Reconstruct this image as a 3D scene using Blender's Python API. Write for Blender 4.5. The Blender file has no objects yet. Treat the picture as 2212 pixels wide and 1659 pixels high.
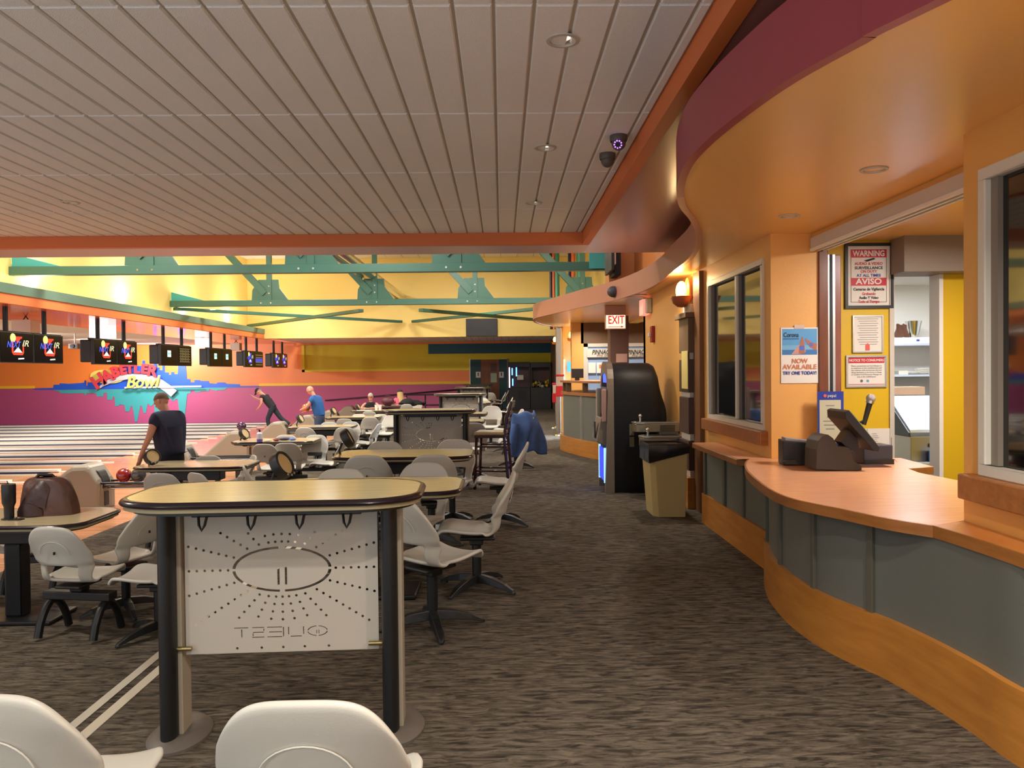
import bpy, bmesh, math, random
from mathutils import Vector, Matrix, Euler
random.seed(7)
C = bpy.context.scene.collection
PI = math.pi

# ------------------------------------------------------------------ camera
F = 1680.0
CXP, CYP = 1106.0, 829.5
_dy = Vector(((1084 - CXP) / F, (CYP - 803) / F, 1.0)).normalized()
_a = Vector((1.0, 0.0105, 0.0))
_c = -(_a.x * _dy.x + _a.y * _dy.y) / _dy.z
_dx = Vector((1.0, 0.0105, _c)).normalized()
# camera space here is (right, up, forward): left handed, so up = forward x right
_dz = _dy.cross(_dx).normalized()
if _dz.y < 0:
    _dz = -_dz
EYE = 1.6
# world = (dot with world axes)
right = Vector((_dx.x, _dy.x, _dz.x)); up = Vector((_dx.y, _dy.y, _dz.y)); fwd = Vector((_dx.z, _dy.z, _dz.z))
cam_d = bpy.data.cameras.new('camera')
cam_d.sensor_fit = 'HORIZONTAL'; cam_d.sensor_width = 36.0
cam_d.lens = F / 2212.0 * 36.0
cam_d.clip_start = 0.05; cam_d.clip_end = 200
cam = bpy.data.objects.new('camera', cam_d); C.objects.link(cam)
M3 = Matrix((right, up, -fwd)).transposed()
cam.matrix_world = Matrix.Translation((0, 0, EYE)) @ M3.to_4x4()
bpy.context.scene.camera = cam

def ray(px, py):
    """direction in the room seen at a pixel of the photograph, with unit Y"""
    v = right * ((px - CXP) / F) + up * ((CYP - py) / F) + fwd
    return v / v.y
def at_y(px, py, Y):
    v = ray(px, py); return Vector((v.x * Y, Y, EYE + v.z * Y))
def at_z(px, py, z):
    v = ray(px, py); t = (z - EYE) / v.z; return Vector((v.x * t, t, z))
def at_x(px, py, X):
    v = ray(px, py); t = X / v.x; return Vector((X, t, EYE + v.z * t))

# ------------------------------------------------------------------ world, view
w = bpy.data.worlds.new('world'); bpy.context.scene.world = w; w.use_nodes = True
w.node_tree.nodes['Background'].inputs[0].default_value = (0.93, 0.95, 1.0, 1)
w.node_tree.nodes['Background'].inputs[1].default_value = 1.12
vs = bpy.context.scene.view_settings
vs.view_transform = 'Standard'; vs.look = 'None'; vs.gamma = 1.0; vs.use_curve_mapping = False
vs.exposure = 0.0
cy = bpy.context.scene.cycles
cy.max_bounces = 6; cy.diffuse_bounces = 4; cy.glossy_bounces = 2; cy.caustics_reflective = False; cy.caustics_refractive = False

def area(name, loc, size, power, color=(1, 1, 1), aim=None, sy=None, spread=None):
    d = bpy.data.lights.new(name, 'AREA'); d.energy = power; d.color = color
    if sy is None:
        d.shape = 'DISK'; d.size = size
    else:
        d.shape = 'RECTANGLE'; d.size = size; d.size_y = sy
    if spread is not None: d.spread = spread
    o = bpy.data.objects.new(name, d); C.objects.link(o); o.location = loc
    if aim is not None:
        v = Vector(aim) - Vector(loc)
        o.rotation_euler = v.to_track_quat('-Z', 'Y').to_euler()
    return o
def point(name, loc, power, color=(1, 1, 1), r=0.05):
    d = bpy.data.lights.new(name, 'POINT'); d.energy = power; d.color = color; d.shadow_soft_size = r
    o = bpy.data.objects.new(name, d); C.objects.link(o); o.location = loc; return o

WARM = (1.0, 0.94, 0.84); NEUT = (1.0, 0.93, 0.82); COOL = (0.78, 0.87, 1.0)
# lanes: ceiling lamps over the approaches and lanes
for k in range(6):
    area('approach_lamp', (-7.4 - (k % 2) * .6, 11.5 + 4.0 * k, 4.6), 0.6, 80, (1.0, .96, .93), aim=(-7.4, 11.5 + 4 * k, 0), spread=2.6)
for k in range(5):
    area('lane_lamp', (-14.5, 15.0 + 4.2 * k, 2.84), 0.9, 260, (1.0, .96, .93), aim=(-14.5, 15 + 4.2 * k + 3.0, 0))
# cove tubes behind the header beam wash the yellow wall
for k in range(5):
    area('cove_lamp', (-9.02, 12.0 + 3.7 * k, 3.42), 0.12, 85, (1.0, .97, .88), aim=(-9.25, 12.0 + 3.7 * k, 4.7), sy=2.6)
# added lights without fixtures, facing down to brighten the tall bay
for x, y in ((-6.5, 19), (-5.5, 24.2), (-1.5, 19), (-1.0, 24.8), (1.0, 18.6), (-2.5, 12.5), (-7, 12.5)):
    area('bay_fill_light', (x, y, 5.1), 0.8, 160, (1.0, .97, .92), aim=(x, y + .8, 0))
# can lamps in the tile ceiling, the row along the walkway and the rows behind it
CANS = [(1216, 87), (1178, 319), (1153, 438), (152, 437)]
for px, py in CANS:
    p = at_z(px, py, 3.29)
    area('can_lamp', (p.x, p.y, 3.31), 0.10, 60 if px > 1200 else 130, WARM, aim=(p.x, p.y, 0), spread=2.4)
for x, y in ((-3.4, .5), (-1.4, -1.5), (-4.6, 4.6), (.3, 1.0), (1.0, -1.8)):
    area('can_lamp', (x, y, 3.27), 0.12, 55, WARM, aim=(x, y, 0), spread=2.5)
# cans in the gold soffit
for px, py, e in ((1888, 366, 230), (1705, 466, 190)):
    p = at_z(px, py, 2.725)
    area('soffit_lamp', (p.x, p.y, 2.735), 0.10, e, (1.0, .93, .86), aim=(p.x + .25, p.y - .1, 0), spread=2.5)
area('soffit_lamp', (1.7, 1.6, 2.70), 0.12, 45, (1.0, .93, .86), aim=(1.9, 1.6, 0), spread=2.6)
area('soffit_lamp', (1.9, 9.2, 2.71), 0.12, 16, (1.0, .92, .80), aim=(1.9, 9.2, 0), spread=2.6)
for x, y in ((1.7, 15.0), (2.0, 17.4), (3.2, 17.2)): area('soffit_lamp', (x, y, 2.71), 0.12, 30, (1.0, .93, .82), aim=(x, y, 0), spread=2.7)
# daylight through the entrance glass at the far side of the control desk
area('entrance_daylight', (3.9, 20.2, 2.2), 1.6, 120, (.55, .74, 1.0), aim=(.4, 17.6, 0), sy=1.2, spread=1.5)
# kitchen and shop fluorescents
area('kitchen_lamp', (4.6, 8.6, 2.62), 1.2, 70, (.93, .97, 1.0), aim=(4.6, 8.6, 0), sy=.5)
area('booth_lamp', (3.6, 5.2, 2.66), .5, 70, (1.0, .93, .88), aim=(3.4, 5.2, 0), sy=.4)
area('shop_lamp', (3.0, 19.6, 2.5), 1.4, 260, (.70, .84, 1.0), aim=(2.6, 19.2, 1.0), sy=.5)

# ------------------------------------------------------------------ materials
def lin(c):
    return tuple((x / 255 / 12.92) if x / 255 <= 0.04045 else ((x / 255 + 0.055) / 1.055) ** 2.4 for x in c)
_mats = {}
def mat(name, rgb, rough=0.5, metal=0.0, spec=0.5, emit=None, estr=0.0, bump=0.0, bscale=60.0, var=0.0, vscale=4.0, coat=0.0, stretch=None):
    """principled material; rgb in sRGB 0-255; var: soft colour variation; bump: fine noise"""
    if name in _mats: return _mats[name]
    m = bpy.data.materials.new(name); m.use_nodes = True; nt = m.node_tree; b = nt.nodes['Principled BSDF']
    col = lin(rgb)
    b.inputs['Base Color'].default_value = (*col, 1)
    b.inputs['Roughness'].default_value = rough; b.inputs['Metallic'].default_value = metal
    b.inputs['Specular IOR Level'].default_value = spec
    if coat: b.inputs['Coat Weight'].default_value = coat; b.inputs['Coat Roughness'].default_value = .08
    if emit is not None:
        b.inputs['Emission Color'].default_value = (*lin(emit), 1); b.inputs['Emission Strength'].default_value = estr
    if var or bump:
        tc = nt.nodes.new('ShaderNodeTexCoord'); mp = nt.nodes.new('ShaderNodeMapping')
        nt.links.new(tc.outputs['Object'], mp.inputs['Vector'])
        if stretch: mp.inputs['Scale'].default_value = stretch
    if var:
        n = nt.nodes.new('ShaderNodeTexNoise'); n.inputs['Scale'].default_value = vscale; n.inputs['Detail'].default_value = 3
        nt.links.new(mp.outputs[0], n.inputs['Vector'])
        mx = nt.nodes.new('ShaderNodeMix'); mx.data_type = 'RGBA'
        mx.inputs[6].default_value = (*[c * (1 - var) for c in col], 1); mx.inputs[7].default_value = (*[min(1, c * (1 + var)) for c in col], 1)
        nt.links.new(n.outputs['Fac'], mx.inputs[0]); nt.links.new(mx.outputs[2], b.inputs['Base Color'])
    if bump:
        n = nt.nodes.new('ShaderNodeTexNoise'); n.inputs['Scale'].default_value = bscale; n.inputs['Detail'].default_value = 2
        nt.links.new(mp.outputs[0], n.inputs['Vector'])
        bp = nt.nodes.new('ShaderNodeBump'); bp.inputs['Strength'].default_value = bump; bp.inputs['Distance'].default_value = 0.01
        nt.links.new(n.outputs['Fac'], bp.inputs['Height']); nt.links.new(bp.outputs[0], b.inputs['Normal'])
    _mats[name] = m
    return m

def carpet_mat():
    m = bpy.data.materials.new('carpet'); m.use_nodes = True; nt = m.node_tree; b = nt.nodes['Principled BSDF']
    tc = nt.nodes.new('ShaderNodeTexCoord'); mp = nt.nodes.new('ShaderNodeMapping')
    nt.links.new(tc.outputs['Object'], mp.inputs['Vector'])
    mp.inputs['Rotation'].default_value = (0, 0, math.radians(-13)); mp.inputs['Scale'].default_value = (7.5, 34.0, 1)
    n = nt.nodes.new('ShaderNodeTexNoise'); n.inputs['Scale'].default_value = 1.0; n.inputs['Detail'].default_value = 4; n.inputs['Roughness'].default_value = .62
    n.inputs['Distortion'].default_value = .9
    nt.links.new(mp.outputs[0], n.inputs['Vector'])
    r = nt.nodes.new('ShaderNodeValToRGB'); e = r.color_ramp.elements
    e[0].position = .36; e[0].color = (*lin((62, 55, 47)), 1)
    e[1].position = .64; e[1].color = (*lin((132, 120, 103)), 1)
    nt.links.new(n.outputs['Fac'], r.inputs[0])
    n2 = nt.nodes.new('ShaderNodeTexNoise'); n2.inputs['Scale'].default_value = 260; nt.links.new(tc.outputs['Object'], n2.inputs['Vector'])
    mx = nt.nodes.new('ShaderNodeMix'); mx.data_type = 'RGBA'; mx.blend_type = 'MULTIPLY'; mx.inputs[0].default_value = .45
    nt.links.new(r.outputs[0], mx.inputs[6]); nt.links.new(n2.outputs['Fac'], mx.inputs[7])
    nt.links.new(mx.outputs[2], b.inputs['Base Color'])
    b.inputs['Roughness'].default_value = .95; b.inputs['Specular IOR Level'].default_value = .15
    bp = nt.nodes.new('ShaderNodeBump'); bp.inputs['Strength'].default_value = .5; bp.inputs['Distance'].default_value = .01
    nt.links.new(n2.outputs['Fac'], bp.inputs['Height']); nt.links.new(bp.outputs[0], b.inputs['Normal'])
    return m

def wood_mat(name, c1, c2, scale=(1.2, 18, 18), rough=.35, rot=0.0, planks=None, spec=.5):
    if name in _mats: return _mats[name]
    m = bpy.data.materials.new(name); m.use_nodes = True; nt = m.node_tree; b = nt.nodes['Principled BSDF']
    tc = nt.nodes.new('ShaderNodeTexCoord'); mp = nt.nodes.new('ShaderNodeMapping')
    nt.links.new(tc.outputs['Object'], mp.inputs['Vector']); mp.inputs['Scale'].default_value = scale; mp.inputs['Rotation'].default_value = (0, 0, rot)
    n = nt.nodes.new('ShaderNodeTexNoise'); n.inputs['Scale'].default_value = 1.5; n.inputs['Detail'].default_value = 5; n.inputs['Roughness'].default_value = .6
    nt.links.new(mp.outputs[0], n.inputs['Vector'])
    r = nt.nodes.new('ShaderNodeValToRGB'); e = r.color_ramp.elements
    e[0].position = .3; e[0].color = (*lin(c1), 1); e[1].position = .7; e[1].color = (*lin(c2), 1)
    nt.links.new(n.outputs['Fac'], r.inputs[0])
    out = r.outputs[0]
    if planks:
        br = nt.nodes.new('ShaderNodeTexBrick'); br.inputs['Scale'].default_value = 1
        br.inputs['Brick Width'].default_value = planks[0]; br.inputs['Row Height'].default_value = planks[1]; br.inputs['Mortar Size'].default_value = .0015
        br.inputs['Color1'].default_value = (1, 1, 1, 1); br.inputs['Color2'].default_value = (.80, .76, .72, 1); br.inputs['Mortar'].default_value = (.5, .42, .35, 1)
        nt.links.new(tc.outputs['Object'], br.inputs['Vector'])
        mx = nt.nodes.new('ShaderNodeMix'); mx.data_type = 'RGBA'; mx.blend_type = 'MULTIPLY'; mx.inputs[0].default_value = 1
        nt.links.new(out, mx.inputs[6]); nt.links.new(br.outputs['Color'], mx.inputs[7]); out = mx.outputs[2]
    nt.links.new(out, b.inputs['Base Color'])
    b.inputs['Roughness'].default_value = rough; b.inputs['Specular IOR Level'].default_value = spec
    _mats[name] = m
    return m

M_CARPET = carpet_mat()
M_TILE = mat('ceiling_tile', (238, 239, 238), .9, bump=.5, bscale=220, var=.04, vscale=1.2)
M_TILEBACK = mat('tile_groove', (190, 178, 162), .95)
M_ORANGE = mat('orange_paint', (222, 142, 78), .45, bump=.05, bscale=40)
M_FASCIA = mat('orange_fascia', (216, 118, 60), .5)
M_PEACH = mat('peach_wall', (232, 172, 92), .42, bump=.06, bscale=50)
M_GOLD = mat('gold_soffit', (240, 190, 112), .30, spec=.55, bump=.03, bscale=14)
M_BURG = mat('burgundy_paint', (158, 66, 78), .35, spec=.5)
M_BURGD = mat('burgundy_soffit', (166, 108, 100), .22, spec=.7)
M_SALMON = mat('salmon_glow_paint', (192, 130, 108), .38)
M_MAUVE = mat('mauve_soffit', (200, 168, 172), .33)
M_YEL = mat('bay_yellow', (248, 218, 128), .55, bump=.05, bscale=30)
M_LEMON = mat('lemon_paint', (214, 192, 10), .5)
M_BOOTHY = mat('booth_yellow', (222, 182, 24), .5)
M_TEALD = mat('dark_teal_paint', (12, 78, 96), .5)
M_MURO = mat('mural_orange', (250, 140, 62), .38)
M_MURP = mat('mural_plum', (190, 84, 130), .42)
M_STRIPE = mat('stripe_yellow', (250, 206, 40), .45)
M_GREEN = mat('truss_green', (64, 108, 90), .42)
M_GREENB = mat('beam_green', (92, 118, 98), .5)
M_WHITE = mat('white_paint', (236, 232, 224), .6)
M_OFFW = mat('offwhite_paint', (206, 198, 184), .6)
M_BROWN = mat('brown_paint', (112, 84, 56), .5)
M_BROWND = mat('dark_brown_paint', (86, 62, 52), .5)
M_TAUPE = mat('taupe_paint', (138, 126, 112), .6)
M_APPR = wood_mat('approach_maple', (206, 138, 92), (232, 172, 124), (1.0, 14, 1), .16, planks=(1.6, .055), spec=.7)
M_LANE = wood_mat('lane_maple', (204, 176, 132), (226, 200, 156), (.5, 12, 1), .10, planks=(3.0, .03), spec=.7)
M_OAK = wood_mat('oak_base', (176, 112, 44), (198, 132, 56), (2, 2, 14), .40)
M_BEECH = wood_mat('beech_laminate', (228, 160, 116), (240, 180, 134), (2.2, 30, 4), .24, rot=.12)
M_OAKEDGE = wood_mat('oak_edge', (146, 90, 40), (172, 112, 56), (3, 3, 20), .35)
M_MAPLE = wood_mat('maple_laminate', (206, 190, 148), (220, 204, 160), (3, 22, 6), .15)
M_SILL = wood_mat('sill_oak', (152, 92, 44), (176, 112, 58), (2, 20, 20), .4)
M_SLATE = mat('slate_panel', (104, 106, 98), .6, bump=.25, bscale=260)
M_GRAYRIB = mat('ribbed_gray', (92, 88, 74), .5)
M_BLACK = mat('black_metal', (22, 22, 23), .42)
M_BLACKP = mat('black_plastic', (34, 32, 31), .45)
M_DARK = mat('dark_plum_bumper', (34, 22, 28), .22)
M_TRIMTAN = mat('tan_trim', (150, 138, 104), .4)
M_PLASTIC = mat('gray_shell_plastic', (196, 192, 180), .38, bump=.06, bscale=300)
M_PANEL = mat('perforated_gray', (186, 178, 164), .45, bump=.12, bscale=420)
M_POSTGR = mat('gray_post', (160, 150, 130), .5)
M_CHROME = mat('chrome', (210, 208, 200), .18, metal=1)
M_STEEL = mat('brushed_steel', (176, 170, 156), .32, metal=.9)
M_BRASS = mat('brass', (170, 150, 104), .3, metal=.9)
M_ALU = mat('aluminium', (206, 204, 196), .38, metal=.7)
M_NOSE = mat('stair_nosing', (196, 190, 172), .4, metal=.3)
M_HOOD = mat('hood_tan', (150, 142, 124), .42)
M_PAPER = mat('paper', (232, 226, 214), .7)
M_INK = mat('ink_black', (26, 24, 28), .6)
M_RED = mat('red_ink', (196, 34, 44), .5)
M_BLUEI = mat('blue_ink', (38, 58, 150), .5)

# ------------------------------------------------------------------ mesh helper
class MB:
    def __init__(s): s.v = []; s.f = []; s.mi = []; s.sm = []; s.m = 0; s.smooth = False; s.X = None
    def add(s, vs_, fs):
        o = len(s.v)
        for p in vs_:
            p = Vector(p)
            if s.X is not None: p = s.X @ p
            s.v.append(tuple(p))
        for f in fs:
            s.f.append([o + i for i in f]); s.mi.append(s.m); s.sm.append(s.smooth)
        return s
    def box(s, x0, x1, y0, y1, z0, z1):
        return s.add([(x0, y0, z0), (x1, y0, z0), (x1, y1, z0), (x0, y1, z0), (x0, y0, z1), (x1, y0, z1), (x1, y1, z1), (x0, y1, z1)],
                     [(0, 3, 2, 1), (4, 5, 6, 7), (0, 1, 5, 4), (1, 2, 6, 5), (2, 3, 7, 6), (3, 0, 4, 7)])
    def hexa(s, p): # 8 points like box
        return s.add(p, [(0, 3, 2, 1), (4, 5, 6, 7), (0, 1, 5, 4), (1, 2, 6, 5), (2, 3, 7, 6), (3, 0, 4, 7)])
    def prism(s, poly, z0, z1, axis='z'):
        """polygon (2D) pushed along an axis"""
        n = len(poly)
        def P(a, b, t):
            return (a, b, t) if axis == 'z' else ((a, t, b) if axis == 'y' else (t, a, b))
        vs_ = [P(a, b, z0) for a, b in poly] + [P(a, b, z1) for a, b in poly]
        fs = [tuple(range(n))[::-1], tuple(range(n, 2 * n))] + [(i, (i + 1) % n, n + (i + 1) % n, n + i) for i in range(n)]
        return s.add(vs_, fs)
    def tube(s, pts, r, n=10, caps=True, rs=None):
        pts = [Vector(p) for p in pts]; m = len(pts); vs_ = []; sm = s.smooth
        prev = None
        for i, p in enumerate(pts):
            t = (pts[min(i + 1, m - 1)] - pts[max(i - 1, 0)]).normalized()
            if prev is None:
                u = t.cross(Vector((0, 0, 1)))
                if u.length < .05: u = t.cross(Vector((0, 1, 0)))
                u.normalize()
            else:
                u = (prev - t * prev.dot(t)); u.normalize()
            prev = u; w_ = t.cross(u); rr = rs[i] if rs else r
            for k in range(n):
                a = 2 * PI * k / n; vs_.append(p + (u * math.cos(a) + w_ * math.sin(a)) * rr)
        fs = []
        for i in range(m - 1):
            for k in range(n):
                fs.append((i * n + k, i * n + (k + 1) % n, (i + 1) * n + (k + 1) % n, (i + 1) * n + k))
        s.smooth = True; o = len(s.v); s.add(vs_, fs); s.smooth = sm
        if caps:
            s.f.append([o + k for k in range(n)][::-1]); s.mi.append(s.m); s.sm.append(False)
            s.f.append([o + (m - 1) * n + k for k in range(n)]); s.mi.append(s.m); s.sm.append(False)
        return s
    def cyl(s, p0, p1, r, n=20, r1=None):
        return s.tube([p0, p1], r, n, True, [r, r if r1 is None else r1])
    def lathe(s, prof, c=(0, 0, 0), n=28, axis='z', ang=2 * PI):
        """profile [(r, h)] turned round an axis through c"""
        c = Vector(c); vs_ = []; sm = s.smooth; full = abs(ang - 2 * PI) < 1e-6; nn = n if full else n + 1
        for r, h in prof:
            for k in range(nn):
                a = ang * k / n; x, y = r * math.cos(a), r * math.sin(a)
                vs_.append(c + (Vector((x, y, h)) if axis == 'z' else Vector((x, h, y)) if axis == 'y' else Vector((h, x, y))))
        fs = []
        for i in range(len(prof) - 1):
            for k in range(n):
                k2 = (k + 1) % nn
                fs.append((i * nn + k, i * nn + k2, (i + 1) * nn + k2, (i + 1) * nn + k))
        s.smooth = True; s.add(vs_, fs); s.smooth = sm
        return s
    def ball(s, c, r, n=20, sc=(1, 1, 1)):
        h = n // 2; prof = [(math.sin(PI * i / h), -math.cos(PI * i / h)) for i in range(h + 1)]
        vs_ = []; sm = s.smooth
        for a, b in prof:
            for k in range(n):
                t = 2 * PI * k / n
                vs_.append((c[0] + a * math.cos(t) * r * sc[0], c[1] + a * math.sin(t) * r * sc[1], c[2] + b * r * sc[2]))
        fs = [(i * n + k, i * n + (k + 1) % n, (i + 1) * n + (k + 1) % n, (i + 1) * n + k) for i in range(h) for k in range(n)]
        s.smooth = True; s.add(vs_, fs); s.smooth = sm
        return s
    def grid(s, fn, nu, nv, skip=None):
        vs_ = [fn(i / nu, j / nv) for j in range(nv + 1) for i in range(nu + 1)]
        fs = [(j * (nu + 1) + i, j * (nu + 1) + i + 1, (j + 1) * (nu + 1) + i + 1, (j + 1) * (nu + 1) + i)
              for j in range(nv) for i in range(nu) if not (skip and skip(i, j))]
        sm = s.smooth; s.smooth = True; s.add(vs_, fs); s.smooth = sm
        return s
    def build(s, name, m, parent=None, loc=None, bevel=0.0, seg=2, fix=True, angle=None):
        me = bpy.data.meshes.new(name)
        me.from_pydata(s.v, [], s.f)
        for q in (m if isinstance(m, (list, tuple)) else [m]): me.materials.append(q)
        for p, i, sm in zip(me.polygons, s.mi, s.sm): p.material_index = i; p.use_smooth = sm
        bm = bmesh.new(); bm.from_mesh(me)
        bmesh.ops.remove_doubles(bm, verts=bm.verts, dist=1e-5)
        if fix: bmesh.ops.recalc_face_normals(bm, faces=bm.faces)
        if bevel:
            es = [e for e in bm.edges if len(e.link_faces) == 2 and e.calc_face_angle(0) > .5]
            bmesh.ops.bevel(bm, geom=es, offset=bevel, segments=seg, profile=.5, affect='EDGES', clamp_overlap=True)
        for e in bm.edges:
            if len(e.link_faces) == 2 and e.calc_face_angle(0) > .62: e.smooth = False
        bm.to_mesh(me); bm.free()
        o = bpy.data.objects.new(name, me); C.objects.link(o)
        if parent is not None: o.parent = parent
        if loc is not None: o.location = loc
        return o

def tag(o, label=None, cat=None, group=None, kind=None):
    if label: o['label'] = label
    if cat: o['category'] = cat
    if group: o['group'] = group
    if kind: o['kind'] = kind
    return o
def struct(o): o['kind'] = 'structure'; return o
def thing(name, label, cat, loc=(0, 0, 0), rz=0.0, group=None):
    o = bpy.data.objects.new(name, None); C.objects.link(o); o.location = loc; o.rotation_euler = (0, 0, rz)
    o.empty_display_size = .1
    return tag(o, label, cat, group)
_kids = {}
def kids(o): return [c for c in bpy.data.objects if c.parent == o]
def copy_tree(o, parent=None):
    c = o.copy(); C.objects.link(c); c.parent = parent
    for ch in kids(o): copy_tree(ch, c)
    return c
def again(root, loc, rz, label, group=None, sc=None):
    r = copy_tree(root); r.location = loc; r.rotation_euler = (0, 0, rz); r['label'] = label
    if group: r['group'] = group
    if sc: r.scale = sc
    return r
def bake(o):
    """turn an object with modifiers into plain mesh data"""
    bpy.context.view_layer.update()
    dg = bpy.context.evaluated_depsgraph_get()
    me = bpy.data.meshes.new_from_object(o.evaluated_get(dg)); o.modifiers.clear(); o.data = me
    return o
def box(name, m, x0, x1, y0, y1, z0, z1, parent=None, bevel=0.0):
    return MB().box(x0, x1, y0, y1, z0, z1).build(name, m, parent, bevel=bevel)

def text_mesh(name, s, size, m, parent, origin, xdir=(1, 0, 0), ydir=(0, 0, 1), depth=.002, align='CENTER', shear=0.0, width=None, bold=0.0, mirror=False):
    """lettering as real mesh: origin = centre of the line; xdir / ydir = reading and up directions"""
    cu = bpy.data.curves.new('t', 'FONT'); cu.body = s; cu.size = size; cu.align_x = align; cu.align_y = 'CENTER'
    cu.extrude = depth; cu.shear = shear; cu.offset = bold; cu.resolution_u = 3
    t = bpy.data.objects.new('t', cu); C.objects.link(t); bpy.context.view_layer.update()
    dg = bpy.context.evaluated_depsgraph_get(); me = bpy.data.meshes.new_from_object(t.evaluated_get(dg))
    bpy.data.objects.remove(t); bpy.data.curves.remove(cu)
    xs = [v.co.x for v in me.vertices]
    if not xs: return None
    k = width / (max(xs) - min(xs)) if width else 1.0
    X, Y = Vector(xdir).normalized(), Vector(ydir).normalized(); Z = X.cross(Y); O = Vector(origin)
    for v in me.vertices:
        c = v.co.copy(); x = c.x * k * (-1 if mirror else 1)
        v.co = O + X * x + Y * c.y + Z * c.z
    me.name = name; me.materials.clear(); me.materials.append(m)
    o = bpy.data.objects.new(name, me); C.objects.link(o); o.parent = parent
    return o

def flat_mesh(name, outer, holes, thick, m, parent, to3d):
    """filled 2D outline with holes, thickened; to3d(x, y, t) places it"""
    cu = bpy.data.curves.new('c', 'CURVE'); cu.dimensions = '2D'; cu.fill_mode = 'BOTH'; cu.extrude = thick / 2
    for poly in [outer] + holes:
        sp = cu.splines.new('POLY'); sp.points.add(len(poly) - 1); sp.use_cyclic_u = True
        for p, (a, b) in zip(sp.points, poly): p.co = (a, b, 0, 1)
    t = bpy.data.objects.new('c', cu); C.objects.link(t); bpy.context.view_layer.update()
    dg = bpy.context.evaluated_depsgraph_get(); me = bpy.data.meshes.new_from_object(t.evaluated_get(dg))
    bpy.data.objects.remove(t); bpy.data.curves.remove(cu)
    for v in me.vertices: v.co = Vector(to3d(v.co.x, v.co.y, v.co.z))
    me.name = name; me.materials.clear(); me.materials.append(m)
    o = bpy.data.objects.new(name, me); C.objects.link(o); o.parent = parent
    return o
def spline(pts, n=8, closed=False):
    """Catmull-Rom through 2D/3D points"""
    P = [Vector(p) for p in pts]; out = []
    m = len(P)
    for i in range(m if closed else m - 1):
        g = (lambda k: P[k % m]) if closed else (lambda k: P[max(0, min(m - 1, k))])
        a, b, c, d = g(i - 1), g(i), g(i + 1), g(i + 2)
        for j in range(n):
            t = j / n
            out.append(.5 * ((2 * b) + (c - a) * t + (2 * a - 5 * b + 4 * c - d) * t * t + (3 * b - a - 3 * c + d) * t ** 3))
    if not closed: out.append(P[-1])
    return out
# ================================================================== THE ROOM
ZL = -0.32          # settee floor, two steps down
ZA = -0.40          # approach and lanes
YW = 34.0           # far wall with the mural
XS, XS2 = -1.9, -2.2  # the two stair nosings
XAP = -4.95; XF = -9.4
# floors
struct(box('floor', M_CARPET, XS, 9.0, -0.8, YW, -.6, 0))
struct(box('floor', M_CARPET, XS2, XS, -0.8, YW, -.6, -.16))
struct(box('floor', M_CARPET, XAP, XS2, -0.8, YW, -.8, ZL))
struct(box('floor', M_APPR, XF, XAP, 3.0, YW, -.8, ZA))
for x, z in ((XS, 0.0), (XS2, -.16)):
    mb = MB().box(x - .004, x + .052, -0.8, YW - .2, z - .03, z + .004)
    struct(mb.build('trim_1', M_NOSE))
# lanes with their gutters and dividers, each lane a thing
LP = 1.635
y = 16.3 - 2 * LP; lane_proto = None; k = 0
names = ['first lane', 'second lane', 'third lane', 'fourth lane', 'fifth lane', 'sixth lane', 'seventh lane',
         'eighth lane', 'ninth lane', 'tenth lane', 'eleventh lane', 'last lane, along the plum wall']
M_GUT = mat('gutter_gray', (84, 86, 108), .85, spec=.15)
M_CAP = mat('divider_cap', (232, 228, 216), .35)
while y + LP <= YW + .05 and k < 12:
    L = 18.6
    lab = 'polished maple bowling lane, ' + names[k] + ' counted from the camera'
    if lane_proto is None:
        t = thing('bowling_lane', lab, 'bowling lane', (XF, y, ZA), 0, 'bowling lanes')
        MB().box(-L, -.02, .33, 1.395, -.2, .0).build('lane_surface', M_LANE, t)
        for a in (.10, 1.395):
            mb = MB(); n = 8; hw = .115
            prof = [(a + hw - hw * math.cos(PI * i / n), -.085 * math.sin(PI * i / n)) for i in range(n + 1)]
            mb.prism(prof + [(a + 2 * hw, -.15), (a, -.15)], -L, -.25, 'x'); mb.build('gutter', M_GUT, t)
        MB().box(-L, .12, -.01, .09, -.1, .010).build('divider', M_GUT, t)  # dark gray lower part: shaded side of the divider put into the colour
        MB().box(-L, .14, -.03, .11, .010, .062).box(.14, .44, .0, .10, -.02, .02).build('divider_cap', M_CAP, t, bevel=.008)
        lane_proto = t
    else:
        again(lane_proto, (XF, y, ZA), 0, lab)
    y += LP; k += 1
struct(box('floor', M_GUT, -28.5, XF - .02, 3.0, YW, -.85, -.62))
struct(box('floor', M_LANE, -28.5, XF - .02, 3.0, 16.3 - 2 * LP, -.85, ZA))

# far wall of the lanes with its painted bands (flat paint on one wall)
def bands():
    mb = MB(); Y0 = YW
    def q(x0, x1, z0, z1, i): mb.m = i; mb.add([(x0, Y0, z0), (x1, Y0, z0), (x1, Y0, z1), (x0, Y0, z1)], [(0, 1, 2, 3)])
    xl, xr = -30.0, 2.6
    zs = at_y(800, 830.5, YW).z
    x1 = at_y(652, 760, YW).x; xt = at_y(925, 750, YW).x; zt = at_y(1000, 764, YW).z; zo = at_y(900, 799.5, YW).z
    q(xl, xr, -1, zs, 1)                       # plum
    q(xl, x1, zs, 3.3, 0); q(x1, xr, zs, zo, 0)    # orange
    q(x1, xt, zo, 3.3, 2); q(xt, xr, zo, zt, 2)    # lemon
    q(xt, xr, zt, 3.3, 3)                      # dark teal
    mb.m = 1; mb.add([(xl, Y0 + .3, -1), (xr, Y0 + .3, -1), (xr, Y0 + .3, 3.3), (xl, Y0 + .3, 3.3)], [(3, 2, 1, 0)])
    return mb.build('wall_far', [M_MURO, M_MURP, M_LEMON, M_TEALD], fix=False)
struct(bands())
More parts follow.
